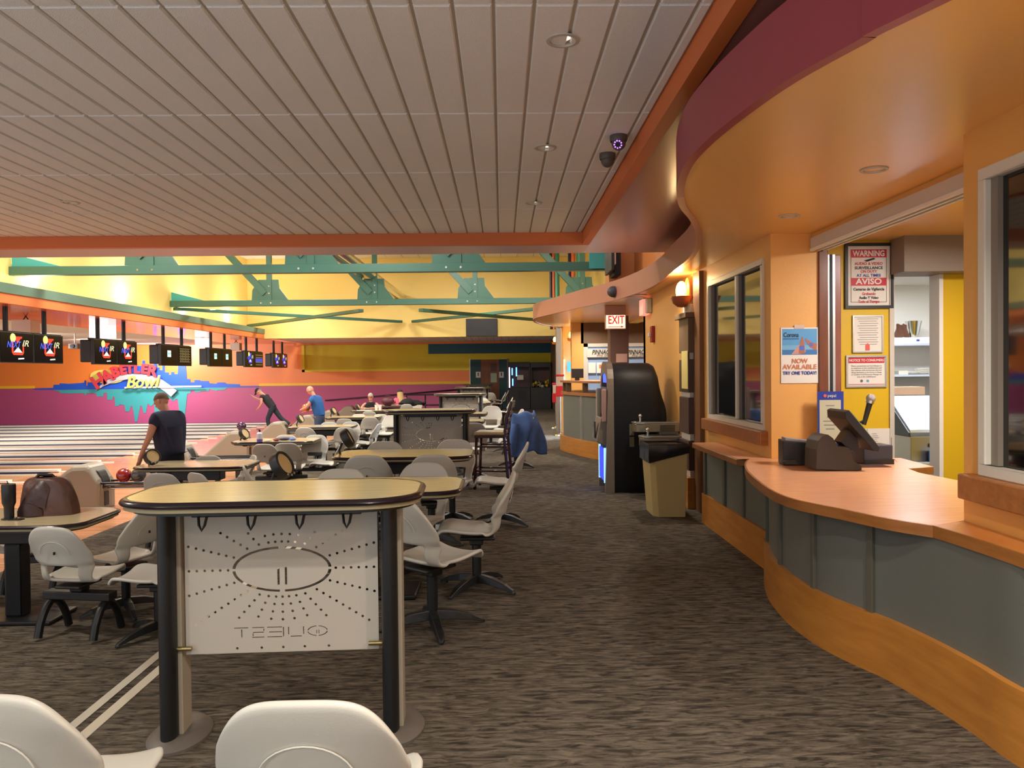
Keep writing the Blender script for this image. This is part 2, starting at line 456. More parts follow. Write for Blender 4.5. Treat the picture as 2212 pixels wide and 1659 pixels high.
zs = at_y(800, 830.5, YW).z
a, b_ = at_y(560, 833, YW), at_y(1016, 827, YW)
struct(box('trim_2', M_STRIPE, a.x, b_.x, YW - .03, YW + .01, zs - .02, zs + .09))
a, b_ = at_y(0, 840, YW), at_y(75, 840, YW)
struct(box('trim_2', M_STRIPE, a.x - 8, b_.x, YW - .03, YW + .01, zs - .02, zs + .09))
a, b_ = at_y(652, 742, YW), at_y(1016, 800, YW)
struct(MB().box(a.x, a.x + .12, YW - .05, YW + .01, b_.z, 2.92).box(a.x, b_.x, YW - .05, YW + .01, b_.z, b_.z + .1).build('trim_3', mat('lemon_trim', (236, 214, 40), .5)))
struct(box('wall_left', M_OFFW, -28.8, -28.5, 0, YW, -1, 3.2))

# header beam over the foul line, green cap, ceiling over the lanes
XB = -8.8
struct(box('trim_4', M_FASCIA, XB - .10, XB, 6.0, 29.0, 2.91, 3.09))
struct(box('trim_5', M_GREENB, XB - .14, XB + .02, 6.0, 29.0, 3.09, 3.27))
struct(box('ceiling', mat('cove_shelf', (230, 222, 200), .6), -9.4, XB - .14, 6.0, 29.0, 3.10, 3.2))
struct(box('ceiling', mat('lane_soffit_coral', (226, 120, 92), .14, spec=.8, bump=.02, bscale=6), -11.4, XB - .10, 6.0, YW, 2.91, 3.10))
struct(box('ceiling', mat('lane_ceiling', (216, 208, 198), .5), -28.6, -11.4, 6.0, YW, 2.91, 3.10))
# tall bay: yellow walls and the bright upper ceiling
struct(box('wall_left', M_YEL, -9.6, -9.4, 6.0, 29.2, 3.2, 6.0))
struct(box('wall_far', M_YEL, -9.4, 3.2, 29.0, 29.2, 2.92, 6.0))
struct(box('wall_right', M_YEL, 3.0, 3.2, 13.2, 29.0, 2.7, 6.0))
struct(box('wall_right', M_ORANGE, 2.28, 3.2, 9.6, 13.3, 2.74, 6.0))
def tiled(x0, x1, y0, y1, z, pw, pd, xoff, yoff, name, down=True, gap=.014, th=.014):
    mb = MB(); mb.m = 1; mb.box(x0, x1, y0, y1, z + th * .9, z + th + .06); mb.m = 0
    x = xoff
    while x > x0: x -= pw
    while x < x1:
        yy = yoff
        while yy > y0: yy -= pd
        while yy < y1:
            a0, a1 = max(x, x0) + gap / 2, min(x + pw, x1) - gap / 2
            b0, b1 = max(yy, y0) + gap / 3, min(yy + pd, y1) - gap / 3
            if a1 - a0 > .01 and b1 - b0 > .01:
                e = .008
                mb.add([(a0, b0, z + th), (a1, b0, z + th), (a1, b1, z + th), (a0, b1, z + th), (a0 + e, b0 + e, z), (a1 - e, b0 + e, z), (a1 - e, b1 - e, z), (a0 + e, b1 - e, z)],
                       [(7, 6, 5, 4), (0, 1, 5, 4), (1, 2, 6, 5), (2, 3, 7, 6), (3, 0, 4, 7)])
            yy += pd
        x += pw
    return struct(mb.build(name, [M_TILE, M_TILEBACK], fix=False))
ZT = 3.29
# tile rows: long joints every 0.19 m, cross joints from the photograph
X0 = at_z(1172, 372, ZT).x; YJ = at_z(1065, 372, ZT).y
tiled(-13.0, 1.0, -1.6, 9.5, ZT, .1905, 1.50, X0 - .004, YJ, 'ceiling')
tiled(-9.4, 3.0, 12.0, 29.0, 5.86, .6, 1.2, 0, 0, 'ceiling')
tiled(-8.7, 2.3, 29.2, YW, 2.93, .3, .6, 0, 0, 'ceiling')
struct(box('trim_6', M_FASCIA, -9.0, 2.2, YW - .12, YW, 2.84, 2.93))
# orange fascia round the tile ceiling and the soffits behind it
struct(box('trim_7', M_FASCIA, -13.0, 1.09, 9.50, 9.60, 3.15, 3.36))
struct(box('trim_7', M_FASCIA, 1.0, 1.09, -3.0, 9.50, 3.15, 3.36))
struct(box('ceiling', M_MAUVE, -13.0, 1.09, 9.60, 10.3, 3.16, 3.8))
struct(box('ceiling', M_BURGD, 1.09, 5.0, -3.0, 10.3, 3.16, 3.8))

# serpentine canopy over the counters
low = [(2.95, -1.2), (2.2, .4)]
for px, py in ((2012, 0), (1854, 83), (1703, 168.5), (1603, 239), (1527, 301.6), (1482, 352), (1464.5, 402), (1469.5, 442.5), (1492, 472.6), (1505, 503),
               (1502, 533), (1487, 558), (1452, 586), (1430, 605), (1392, 626), (1329, 646.6), (1253, 663), (1190, 678), (1158, 686), (1152, 692), (1158, 697), (1177, 702), (1215, 708), (1253, 713.7)):
    p = at_z(px, py, 2.725); low.append((p.x, p.y))
edge = [(p.x, p.y) for p in spline([(a, b, 0) for a, b in low], 4)]
out = edge + [(3.4, 22.2), (5.2, 22.2), (5.2, -1.2)]
canopy = flat_mesh('ceiling', out, [], .02, M_GOLD, None, lambda x, y, t: (x, y, 2.735 + t)); struct(canopy)
def ribbon(pts, z0, z1, name, m, thick=.04, out=0.0):
    mb = MB(); mb.smooth = True
    P = [Vector((a, b, 0)) for a, b in pts]; n = len(P); off = []
    for i in range(n):
        t = (P[min(i + 1, n - 1)] - P[max(i - 1, 0)]).normalized(); off.append(P[i] + Vector((t.y, -t.x, 0)) * thick)
    vs_ = []
    if out: P = [p - (q - p).normalized() * out for p, q in zip(P, off)]
    for i in range(n): vs_ += [(P[i].x, P[i].y, z0), (P[i].x, P[i].y, z1), (off[i].x, off[i].y, z1), (off[i].x, off[i].y, z0)]
    fs = []
    for i in range(n - 1):
        o = i * 4
        for a in range(4): fs.append((o + a, o + (a + 1) % 4, o + 4 + (a + 1) % 4, o + 4 + a))
    return mb.add(vs_, fs).build(name, m)
cut = max(i for i, p in enumerate(edge) if p[1] < 5.1 and i < 60)
struct(ribbon(edge[:cut + 1], 2.715, 3.02, 'trim_8', M_BURG, out=.008))
struct(ribbon(edge[cut:], 2.715, 3.02, 'trim_8', M_SALMON, out=.008))  # rest of the same fascia, with its pink glow put into the colour
top_cap = flat_mesh('ceiling', out, [], .02, mat('canopy_top', (150, 120, 100), .7), None, lambda x, y, t: (x, y, 3.0 + t)); struct(top_cap)

# ------------------------------------------------ right wall, window bays, recess over the counter
XR = 2.25
YP = 6.47           # pier beside the poster
YN = 3.76           # near pier
def wall_open(x, y0, y1, z0, z1, holes, name, m, thick=.16):
    """wall in the YZ plane with rectangular openings"""
    mb = MB(); c = sorted(holes); y = y0
    for a, b, e, f in c:
        mb.box(x, x + thick, y, a, z0, z1); mb.box(x, x + thick, a, b, z0, e); mb.box(x, x + thick, a, b, f, z1); y = b
    mb.box(x, x + thick, y, y1, z0, z1)
    return struct(mb.build(name, m))
W1 = (6.63, 8.42, 1.07, 2.55)
W2 = (2.0, 3.62, 1.09, 2.52)
wall_open(XR, YP + .141, 12.3, 0, 2.73, [W1], 'wall_right', M_PEACH)
wall_open(XR, -1.5, YN, 0, 2.73, [W2], 'wall_right', M_PEACH)
struct(box('wall_right', M_PEACH, XR, 2.645, YP, YP + .14, 0, 2.73))      # pier face with the poster
struct(box('wall_right', M_PEACH, XR + .16, 2.60, YN - .12, YN, 0, 2.73))
struct(box('wall_right', M_PEACH, 2.60, 2.74, YN - .3, YP, 2.685, 2.73))
struct(box('wall_right', M_PEACH, XR, 2.41, 12.14, 12.3, 0, 2.73))
# windows
def window(nm, Y0, Y1, Z0, Z1, mull):
    x = XR - .02
    f = MB(); t = .055
    f.box(x, x + .12, Y0, Y1, Z1 - t, Z1).box(x, x + .12, Y0, Y1, Z0, Z0 + t).box(x, x + .12, Y0, Y0 + t, Z0 + t, Z1 - t).box(x, x + .12, Y1 - t, Y1, Z0 + t, Z1 - t)
    for q in mull: f.box(x + .01, x + .11, q - t / 2, q + t / 2, Z0 + t, Z1 - t)
    o = struct(f.build(nm, mat('window_white', (222, 216, 200), .45), bevel=.006))
    g = MB(); g.box(x + .055, x + .065, Y0 + t, Y1 - t, Z0 + t, Z1 - t); g.build('pane', mat('dark_glass', (10, 11, 9), .04, spec=1.0, coat=.6), o)
    b = MB(); yy = Y0 + t; ed = [Y0 + t] + sorted(mull) + [Y1 - t]
    for a, c in zip(ed[:-1], ed[1:]):
        b.box(x + .03, x + .07, a, a + .05, Z0 + t, Z1 - t).box(x + .03, x + .07, c - .05, c, Z0 + t, Z1 - t)
    b.build('sash', M_TAUPE, o)
    s_ = MB().box(XR - .07, XR + .03, Y0 - .08, Y1 + .08, Z0 - .12, Z0); s_.build('sill', M_SILL, o, bevel=.008)
    return o
window('window_1', *W1, [7.42]); window('window_2', *W2, [2.9])
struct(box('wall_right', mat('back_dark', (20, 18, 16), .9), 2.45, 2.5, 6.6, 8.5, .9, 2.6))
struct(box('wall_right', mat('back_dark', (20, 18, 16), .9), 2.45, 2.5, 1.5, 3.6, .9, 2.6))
# dark wood jamb and the track of the roll-down shutter
t = thing('shutter_track', 'beige overhead track with two dark slots along the head of the serving opening', 'shutter')
p0 = at_x(2089, 373, 2.6); mb = MB().box(2.575, 2.70, YN - .05, YP - .02, 2.595, 2.685); mb.build('head_box', M_OFFW, t, bevel=.004)
MB().box(2.57, 2.60, YN - .05, YP - .02, 2.575, 2.595).box(2.63, 2.65, YN - .05, YP - .02, 2.575, 2.595).box(2.68, 2.70, YN - .05, YP - .02, 2.575, 2.595).build('slot_rail', M_WHITE, t)
MB().box(2.60, 2.68, YN - .05, YP - .02, 2.585, 2.592).build('slot', M_INK, t)
t = thing('shutter_guide', 'dark wood and aluminium upright guide at the edge of the serving opening', 'shutter')
box('wood_jamb', wood_mat('dark_oak', (104, 56, 30), (128, 72, 40), (20, 20, 2), .3), 2.645, 2.725, YP - .02, YP + .12, .85, 2.69, t, .008)
box('guide_rail', M_ALU, 2.725, 2.79, YP + .0, YP + .10, .85, 2.55, t)
box('guide_slot', M_INK, 2.745, 2.768, YP - .004, YP + .02, .86, 2.55, t)
box('wood_casing', wood_mat('red_oak', (124, 70, 54), (148, 88, 70), (20, 20, 2), .3), 2.79, 2.85, YP + .02, YP + .14, .85, 2.55, t, .006)
# booth and kitchen
YB = 6.85
struct(box('wall_kitchen', M_BOOTHY, 2.72, 3.45, YB, YB + .12, 0, 2.73))
struct(box('wall_kitchen', M_BOOTHY, 3.90, 5.4, YB, YB + .12, 0, 2.73))
struct(box('wall_kitchen', M_TAUPE, 3.44, 4.35, YB - .25, YB + .14, 2.42, 2.73))
struct(box('trim_9', M_OFFW, 3.43, 3.47, YB - .02, YB + .14, 0, 2.42))
struct(box('trim_9', M_WHITE, 3.87, 3.905, YB - .02, YB + .14, 0, 2.42))
struct(box('wall_kitchen', M_WHITE, 2.4, 8.0, 10.0, 10.1, 0, 2.9))
struct(box('wall_kitchen', M_WHITE, 2.42, 2.5, 7.0, 10.0, 0, 2.9))
struct(box('ceiling', M_WHITE, 2.42, 8.0, 7.0, 10.0, 2.66, 2.72))
struct(box('wall_booth', M_BOOTHY, 5.3, 5.4, 1.0, YB, 0, 2.73))
# ================================================================== CHAIRS
def chair_shell():
    # profile from the front lip of the seat to the top of the back: (forward, height)
    prof = spline([(.285, .405, 0), (.265, .435, 0), (.20, .448, 0), (.08, .432, 0), (-.04, .425, 0), (-.13, .440, 0), (-.185, .485, 0), (-.205, .55, 0), (-.222, .63, 0), (-.25, .72, 0), (-.275, .80, 0), (-.285, .845, 0), (-.288, .862, 0)], 3)
    n = len(prof) - 1
    def width(v):
        P = [(0, .17), (.05, .20), (.12, .224), (.32, .224), (.42, .214), (.50, .198), (.57, .198), (.64, .212), (.72, .231), (.80, .234)]
        if v >= .80: t = (v - .80) / .2; return .234 - .020 * t * t
        for (a, wa), (b, wb) in zip(P[:-1], P[1:]):
            if v <= b:
                t = (v - a) / (b - a); t = t * t * (3 - 2 * t); return wa + (wb - wa) * t
        return .226
    L = [0]
    for i in range(n): L.append(L[-1] + (prof[i + 1] - prof[i]).length)
    nu = 20
    SR = [.60 * i / 20 for i in range(20)] + [.60 + .40 * i / 14 for i in range(15)]
    NR = len(SR) - 1
    def fn(u, v):
        sv = SR[min(NR, int(round(v * NR)))]; q = 2 * u - 1; tt = max(0, (sv - .68) / .32); s = sv - .15 * abs(q) ** 4.6 * tt * tt * (3 - 2 * tt); d = s * L[-1]
        i0 = max(i for i in range(n) if L[i] <= d + 1e-9); f = (d - L[i0]) / (L[i0 + 1] - L[i0])
        p = prof[i0].lerp(prof[i0 + 1], f)
        w_ = width(sv); x = q * w_
        cup = abs(q) ** 2.6
        seat = max(0, 1 - s / .5); back = max(0, min(1, (s - .5) / .15))
        z = p.y + cup * (.030 if s < .45 else .0) * (1 if s > .05 else .4)
        y = p.x + cup * .070 * back * max(.30, 1 - max(0, s - .72) / .26)
        z -= .006 * q * q * max(0, (s - .75) / .25)
        if .40 < s < .66: y += cup * .03
        return (x, y, z)
    rows = NR
    def sk(i, j):
        s = (SR[j] + SR[j + 1]) / 2; q = (i + .5) / nu * 2 - 1
        return .52 < s < .65 and abs(q) < .56
    mb = MB().grid(fn, nu, rows, sk)
    o = mb.build('shell', M_PLASTIC)
    m = o.modifiers.new('s', 'SOLIDIFY'); m.thickness = .024; m.offset = 0
    m = o.modifiers.new('b', 'SUBSURF'); m.levels = 1; m.render_levels = 1
    bake(o)
    for p in o.data.polygons: p.use_smooth = True
    return o
def chair_base(t, kind):
    MB().box(-.10, .10, -.14, .12, .375, .40).box(-.05, .05, -.05, .05, .33, .38).build('seat_mount', M_BLACKP, t, bevel=.012)
    if kind == 'spider':
        MB().cyl((0, 0, .06), (0, 0, .36), .034, 16).build('post', M_BLACK, t)
        for k in range(4):
            a = PI / 4 + k * PI / 2 + .2; mb = MB()
            cs = [(0.02, .085, .030, .030), (.14, .075, .034, .026), (.25, .05, .030, .018), (.32, .022, .020, .010), (.335, .012, .010, .008)]
            vs_ = []; ca, sa = math.cos(a), math.sin(a)
            for r, z, hw, hh in cs:
                for dx_, dz_ in ((-hw, -hh), (hw, -hh), (hw * .7, hh), (-hw * .7, hh)):
                    vs_.append((r * ca - dx_ * sa, r * sa + dx_ * ca, max(.001, z + dz_)))
            fs = [(0, 1, 2, 3), (16, 19, 18, 17)] + [(i * 4 + b, i * 4 + (b + 1) % 4, i * 4 + 4 + (b + 1) % 4, i * 4 + 4 + b) for i in range(4) for b in range(4)]
            mb.add(vs_, fs).build('leg', M_BLACK, t, bevel=.004)
    else:
        # beam and hoop leg of the settee seats
        MB().box(-.27, .27, -.05, .05, .27, .33).build('support_beam', M_BLACKP, t, bevel=.008)
        for sx in (-.22, .22):
            pts = [(sx, -.16 + .32 * i / 12, .02 + .24 * math.sin(PI * i / 12) ** .7) for i in range(13)]
            MB().tube(pts, .028, 10).build('leg', M_BLACK, t)
def make_chair(kind, loc, rz, label, group):
    t = thing('swivel_chair' if kind == 'spider' else 'settee_chair', label, 'chair', loc, rz, group)
    s = chair_shell(); s.parent = t
    MB().box(-.003, .003, -.262, -.246, .655, .675).build('slot', M_INK, t)
    MB().tube([(.115 * math.cos(a), -.248 - .028 * math.sin(a), .655 + .095 * math.sin(a)) for a in [PI * i / 16 for i in range(17)]], .0022, 6).build('molded_ridge', M_PLASTIC, t)
    chair_base(t, kind)
    return t
_cp = {}
def chair(x, y, rz_deg, label, z=0.0, kind='spider', group='gray shell chairs on swivel bases', sc=None):
    """rz_deg: 0 = seat faces +Y (away from the camera)"""
    rz = math.radians(rz_deg)
    if kind not in _cp:
        _cp[kind] = make_chair(kind, (x, y, z), rz, label, group)
        return _cp[kind]
    return again(_cp[kind], (x, y, z), rz, label, group)
def chair_back_at(px, py, rz_deg, label, z=0.0, kind='spider', group='gray shell chairs on swivel bases'):
    """put the top of the back (0.862 high, 0.288 behind the pivot) on a sight line"""
    p = at_z(px, py, z + .862); rz = math.radians(rz_deg)
    # local (0,-.288) rotated
    dx_, dy_ = .288 * math.sin(rz), -.288 * math.cos(rz)
    return chair(p.x - dx_, p.y - dy_, rz_deg, label, z, kind, group)
G1 = 'gray shell chairs along the walkway'
CB = chair_back_at
CB(650, 1513, 0, 'largest gray shell chair back, in front of the big perforated panel', group=G1)
CB(-58, 1500, 0, 'gray shell chair back in the bottom corner, beside the stair nosing', group=G1)
chair(-.45, 4.86, -42, 'gray shell chair seen from behind, tucked beside the post of the perforated panel table', group=G1)
chair(-.20, 5.72, 90, 'pale shell chair in profile with its swivel base on open carpet, nearest such profile', group=G1)
chair(-.02, 8.15, 88, 'pale shell chair in profile right behind the nearest profile chair, its spokes on the carpet', group=G1)
chair(-.68, 6.10, 172, 'shell chair facing the camera with its lower back opening below the small maple table end', group=G1)
CB(739, 1012, 178, 'shell chair back peeking over the big table top, next to the black drum console', group=G1)
CB(790, 983, 0, 'shell chair back with a dark slot in front of the second low walkway table', group=G1)
CB(934, 982, 8, 'shell chair back in front of the second low walkway table, near its rounded end', group=G1)
CB(832, 953, 180, 'shell chair back showing above the second low walkway table below the far privacy panel', group=G1)
CB(983, 949, 176, 'shell chair facing the camera between the second low walkway table and the bar stool', group=G1)
CB(1020, 913, 4, 'shell chair back with a white rim just behind the bar stool seat', group=G1)
CB(960, 906, 0, 'shell chair back hidden mostly by the second privacy panel', group=G1)
chair(.22, 12.95, 96, 'shell chair with the denim jacket hung over its back', group=G1)
chair(.12, 15.3, 100, 'shell chair in profile directly behind the denim jacket chair', group=G1)
chair(-.25, 16.6, 175, 'shell chair facing the camera at the fourth low walkway table', group=G1)
CB(1045, 864, 0, 'far shell chair back in front of the fifth low walkway table', group=G1)
CB(1040, 859, 176, 'far shell chair back behind the fifth low walkway table', group=G1)
chair(.02, 22.4, 90, 'white looking shell chair in profile above the bar stool back', group=G1)
CB(1058, 848, 0, 'bluish shell chair back at the farthest pair of walkway tables', group=G1)
chair(-.15, 28.2, 90, 'bluish shell chair in profile in front of the brown restroom door', group=G1)
chair(-.02, 31.0, 90, 'farthest pale shell chair in profile by the restroom door', group=G1)
G2 = 'gray shell chairs in the sunken settee area'
def SB(px, py, rz, label, kind='spider'): return CB(px, py, rz, label, ZL, kind, G2)
SB(108, 1138, -9, 'settee chair seen from behind, in front of the table holding the brown bag', 'beam')
chair(-3.08, 6.35, 70, 'settee chair with its lower back opening facing the brown bag table end', ZL, 'spider', G2)
chair(-2.55, 5.75, 90, 'settee chair whose pale seat pokes out behind the near black post', ZL, 'spider', G2)
chair(-4.15, 6.95, 178, 'settee chair behind the table with the tumbler, only its seat edge showing', ZL, 'beam', G2)
chair(-4.30, 5.50, -20, 'settee chair cut by the picture edge below the tumbler', ZL, 'beam', G2)
SB(344, 1022, -6, 'dark shell chair back just over the rounded end of the perforated panel table', 'beam')
SB(421, 1021, -38, 'narrow turned chair back just over the perforated panel table top', 'beam')
SB(450, 984, 180, 'pale chair back rising behind the shiny table next to the man in navy', 'beam')
SB(550, 983, 120, 'bluish chair at the end of the shiny table near the man in navy')
chair(-2.78, 9.25, -70, 'dark turned settee chair directly behind the near drum console', ZL, 'spider', G2)
SB(569, 958.7, -10, 'gray chair back below the sanitizer bottle, next to the chair back with a slot', 'beam')
SB(618, 956.7, 6, 'gray chair back with a slot in front of the table with the sanitizer bottle', 'beam')
SB(618, 939, 180, 'bluish chair back behind the sanitizer bottle table', 'beam')
SB(683, 939, 180, 'bluish settee chair facing the camera at the end of the sanitizer bottle table', 'beam')
chair(-2.84, 12.75, 88, 'bluish settee chair in profile between the sanitizer bottle table and the black drum console', ZL, 'spider', G2)
SB(657, 923, -8, 'gray chair back in front of the table with the yellow reflection, nearer the green ball', 'beam')
SB(744, 923, 4, 'gray slotted chair back in front of the yellow reflecting table, far from the green ball', 'beam')
SB(711, 911.6, 180, 'chair back peeking over the table with the yellow reflection, below the man in blue', 'beam')
SB(758, 910.6, 180, 'white rimmed chair back peeking over the end of the yellow reflecting table', 'beam')
chair(-2.86, 16.4, 82, 'cream settee chair in profile just beyond the second walkway table black drum console', ZL, 'spider', G2)
SB(743, 904, -5, 'gray chair back below the purple and green balls', 'beam')
SB(799, 901, 5, 'gray round chair back with a slot, below the two paper cups', 'beam')
SB(775, 894, 180, 'bluish chair back in front of the seated woman in black', 'beam')
SB(822, 894, 176, 'bluish chair facing the camera with its opening, below the paper cups', 'beam')
SB(797, 888, 0, 'small gray chair back right below the arms of the woman in black', 'beam')
SB(846, 897, 170, 'pale chair half hidden behind the post of the second privacy panel table')
SB(863, 869, 0, 'chair back behind the woman in the pink shirt')
SB(878, 873, 8, 'pale chair back with a rim beside the woman in the pink shirt')
SB(903, 865, 160, 'far pale chair beside the black jacket')

# ================================================================== TABLES
def table_outline(hx, hy, r, ch=.10):
    pts = []
    for cx, cy, a0 in ((hx - r, hy - r * .78, 0), (-hx + r, hy - r * .78, 90), (-hx + r, -hy + r * .78, 180), (hx - r, -hy + r * .78, 270)):
        for i in range(9):
            a = math.radians(a0 + 90 * i / 8); pts.append((cx + r * math.cos(a), cy + r * .78 * math.sin(a)))
    return pts
def scaled(pts, d):
    return [(x - d * (1 if x > 0 else -1) * min(1, abs(x) / .3), y - d * (1 if y > 0 else -1) * min(1, abs(y) / .15)) for x, y in pts]
def table_top(t, hx, hy, r, z):
    o = table_outline(hx, hy, r)
    MB().prism(scaled(o, .020), z - .022, z + .001).build('tabletop', M_MAPLE, t)
    mb = MB(); n = len(o); prof = [(.021, .0), (.008, .002), (-.001, -.005), (-.005, -.014), (-.002, -.022), (.006, -.026)]
    rings = [[(p[0], p[1], z + dz) for p in scaled(o, d)] for d, dz in prof]
    vs_ = [p for rg in rings for p in rg]; mb.smooth = True
    mb.add(vs_, [(i * n + k, i * n + (k + 1) % n, (i + 1) * n + (k + 1) % n, (i + 1) * n + k) for i in range(len(prof) - 1) for k in range(n)])
    mb.build('bumper_edge', M_DARK, t)
    MB().prism(scaled(o, .008), z - .042, z - .027).build('tan_edge', M_TRIMTAN, t)
    MB().prism(scaled(o, .034), z - .058, z - .0425).build('underside', M_BLACKP, t)
def panel_holes(cx, cz, W, H):
    """perforation: ellipse slots, two bars, rays of dots, a row of letters cut as stencils (local 2D metres)"""
    k = W / 418.0; hs = []
    def dot(x, y, r=3.1):
        hs.append([(x * k + r * k * math.cos(PI * i / 4), y * k + r * k * math.sin(PI * i / 4)) for i in range(8)])
    A, B = 104, 47
    def arc(a0, a1):
        n = 14; o_, i_ = [], []
        for j in range(n + 1):
            a = math.radians(a0 + (a1 - a0) * j / n)
            o_.append(((A + 2) * math.cos(a) * k, (B + 2.5) * math.sin(a) * k)); i_.append(((A - 4.5) * math.cos(a) * k, (B - 2.5) * math.sin(a) * k))
        hs.append(o_ + i_[::-1])
    for a0, a1 in ((3, 86), (94, 177), (183, 267), (273, 357)): arc(a0, a1)
    for x in (-8, 8): hs.append([((x - 2.4) * k, -34 * k), ((x + 2.4) * k, -34 * k), ((x + 2.4) * k, 4 * k), ((x - 2.4) * k, 4 * k)])
    L, R, T, Bt = -206, 206, 104, -180
    rays = [0, 15, 32, 48, 64, 77, 90, 103, 116, 132, 148, 165, 180, 195, 212, 228, 243, 257, 270, 283, 297, 312, 328, 345]
    for a in rays:
        ar = math.radians(a); ca, sa = math.cos(ar), math.sin(ar)
        r0 = 1 / math.sqrt((ca / (A + 11)) ** 2 + (sa / (B + 13)) ** 2); r = r0
        while True:
            x, y = r * ca, r * sa
            if not (L + 8 < x < R - 8 and Bt + 8 < y < T - 18): break
            if y < -112 and abs(x) < 118: break
            dot(x, y); r += 16.5
    for x in (-98, -46, 0, 46, 98): dot(x, -170)
    # letters as seen from the back: T S E U Q reversed, thin stencil slots
    def seg(x0, y0, x1, y1, w_=2.2):
        d = Vector((x1 - x0, y1 - y0)); d.normalize(); nx, ny = -d.y * w_ / 2, d.x * w_ / 2
        hs.append([((x0 + nx) * k, (y0 + ny) * k), ((x1 + nx) * k, (y1 + ny) * k), ((x1 - nx) * k, (y1 - ny) * k), ((x0 - nx) * k, (y0 - ny) * k)])
    yt, yb = -126, -147; ym = -136.5
    seg(-104, yt, -74, yt); seg(-88, yt - 3, -88, yb)
    seg(-66, yt, -40, yt); seg(-64, ym, -41, ym); seg(-66, yb, -40, yb); seg(-64, yt - 11.5, -64, yb + 2.5) ; seg(-41, yt - 2.5, -41, ym + 2.5)
    seg(-34, yt, -2, yt); seg(-30, ym, -2, ym); seg(-34, yb, -2, yb); seg(1, yt, 1, yb)
    seg(12, yt, 12, yb + 4); seg(16, yb, 40, yb); seg(44, yt, 44, yb + 4)
    n = 10
    for a0, a1 in ((6, 84), (96, 174), (186, 264), (276, 354)):
        o_, i_ = [], []
        for j in range(n + 1):
            a = math.radians(a0 + (a1 - a0) * j / n)
            o_.append(((74 + 22 * math.cos(a)) * k, (ym + 11.5 * math.sin(a)) * k)); i_.append(((74 + 19.6 * math.cos(a)) * k, (ym + 9.4 * math.sin(a)) * k))
        hs.append(o_ + i_[::-1])
    seg(72, ym - 6, 72, ym + 2, 1.6); seg(77, ym - 6, 77, ym + 2, 1.6)
    return (L * k, R * k, T * k + .057, Bt * k), hs
def make_quest(loc, label):
    t = thing('panel_table', label, 'table', loc, 0, 'tall maple tables with perforated privacy panels')
    z = 1.09
    table_top(t, .625, .32, .26, z)
    for sx in (-1, 1):
        x = sx * .475
        mb = MB(); n = 20
        ov = [(x + .036 * math.cos(2 * PI * i / n), -.055 + .052 * math.sin(2 * PI * i / n)) for i in range(n)]
        mb.smooth = True; mb.prism(ov, .03, z - .055); o = mb.build('post', M_BLACK, t)
        box('post_strip', M_POSTGR, x + (.030 if sx < 0 else .028), x + .052, -.04, .07, .03, z - .06, t, .004)
        box('post_strip', M_POSTGR, x + .024, x + .036, -.035, .06, .03, z - .06, t) if sx > 0 else None
        f = MB(); n = 28; vs_ = []; fs = []
        for j, (a, b, h) in enumerate(((.13, .195, 0), (.13, .195, .012), (.10, .165, .035), (.06, .12, .042), (.0, .0, .042))):
            for i in range(n): vs_.append((x + .01 + a * math.cos(2 * PI * i / n), .04 + b * math.sin(2 * PI * i / n), h))
        for j in range(4):
            for i in range(n): fs.append((j * n + i, j * n + (i + 1) % n, (j + 1) * n + (i + 1) % n, (j + 1) * n + i))
        f.smooth = True; f.add(vs_, fs).build('base_flange', mat('flange_gray', (96, 88, 80), .5, var=.15, vscale=12), t)
    (L, R, T, Bt), hs = panel_holes(0, 0, .845, .6)
    zc = .715
    flat_mesh('privacy_panel', [(L, Bt), (R, Bt), (R, T), (L, T)], hs, .004, M_PANEL, t, lambda x, y, q: (x + .005, -.02 + q, zc + y + .03))
    box('hook_rail', M_BLACKP, -.36, .36, -.085, -.03, z - .100, z - .060, t, .004)
    for x in (-.31, -.105, .10, .30):
        mb = MB(); P = [(x - .018, -.088, z - .095), (x - .012, -.10, z - .13), (x, -.105, z - .152), (x + .012, -.10, z - .13), (x + .018, -.088, z - .095)]
        mb.tube(P, .006, 8); mb.build('coat_hook', M_BLACK, t)
    for x, zz in ((-.415, z - .085), (.415, z - .085), (-.415, zc - .30), (.415, zc - .30)):
        mb = MB(); mb.cyl((x - .035, -.045, zz), (x + .035, -.045, zz), .010, 12); mb.build('panel_pin', M_BRASS, t)
    return t
q0 = make_quest((-.978, 3.43, 0), 'tall maple table with a large perforated panel reading backwards, the biggest table in view')
q0.rotation_euler.z = math.radians(2.6)
for y, lab in ((10.75, 'second tall table with a perforated panel, standing beside the dark bar stool'),
               (18.5, 'third tall panel table, its top half the size of the second, beside the far chairs'),
               (26.2, 'fourth tall panel table, a thin line in front of the far guard rail'),
               (32.4, 'farthest tall panel table against the restroom door')):
    again(q0, (-.985, y, 0), 0, lab)
def make_low(loc, label, h, grp):
    t = thing('low_table', label, 'table', loc, 0, grp)
    table_top(t, .69, .40, .22, h)
    MB().box(-.30, .30, -.10, .10, h - .20, h - .085).build('apron', M_BLACKP, t, bevel=.01)
    MB().box(-.065, .065, -.075, .075, .03, h - .2).build('pedestal', M_BLACK, t, bevel=.02)
    MB().box(-.36, .36, -.20, .20, 0, .035).build('foot_plate', M_BLACK, t, bevel=.012)
    return t
GT = 'low maple tables along the walkway'
l0 = make_low((-.98, 5.65, 0), 'low maple table whose rounded end shows right behind the tall perforated panel table', .79, GT)
for y, lab in ((7.85, 'second low walkway table, fully seen between shell chairs behind the tall table top'), (13.1, 'third low walkway table beyond the second privacy panel'), (15.4, 'fourth low walkway table with only its end showing by the white rimmed chairs'),
               (20.7, 'fifth low walkway table past the third privacy panel'), (23.0, 'sixth low walkway table in the row of far chairs'), (28.2, 'seventh low walkway table near the restroom door')):
    again(l0, (-.98, y, 0), 0, lab)
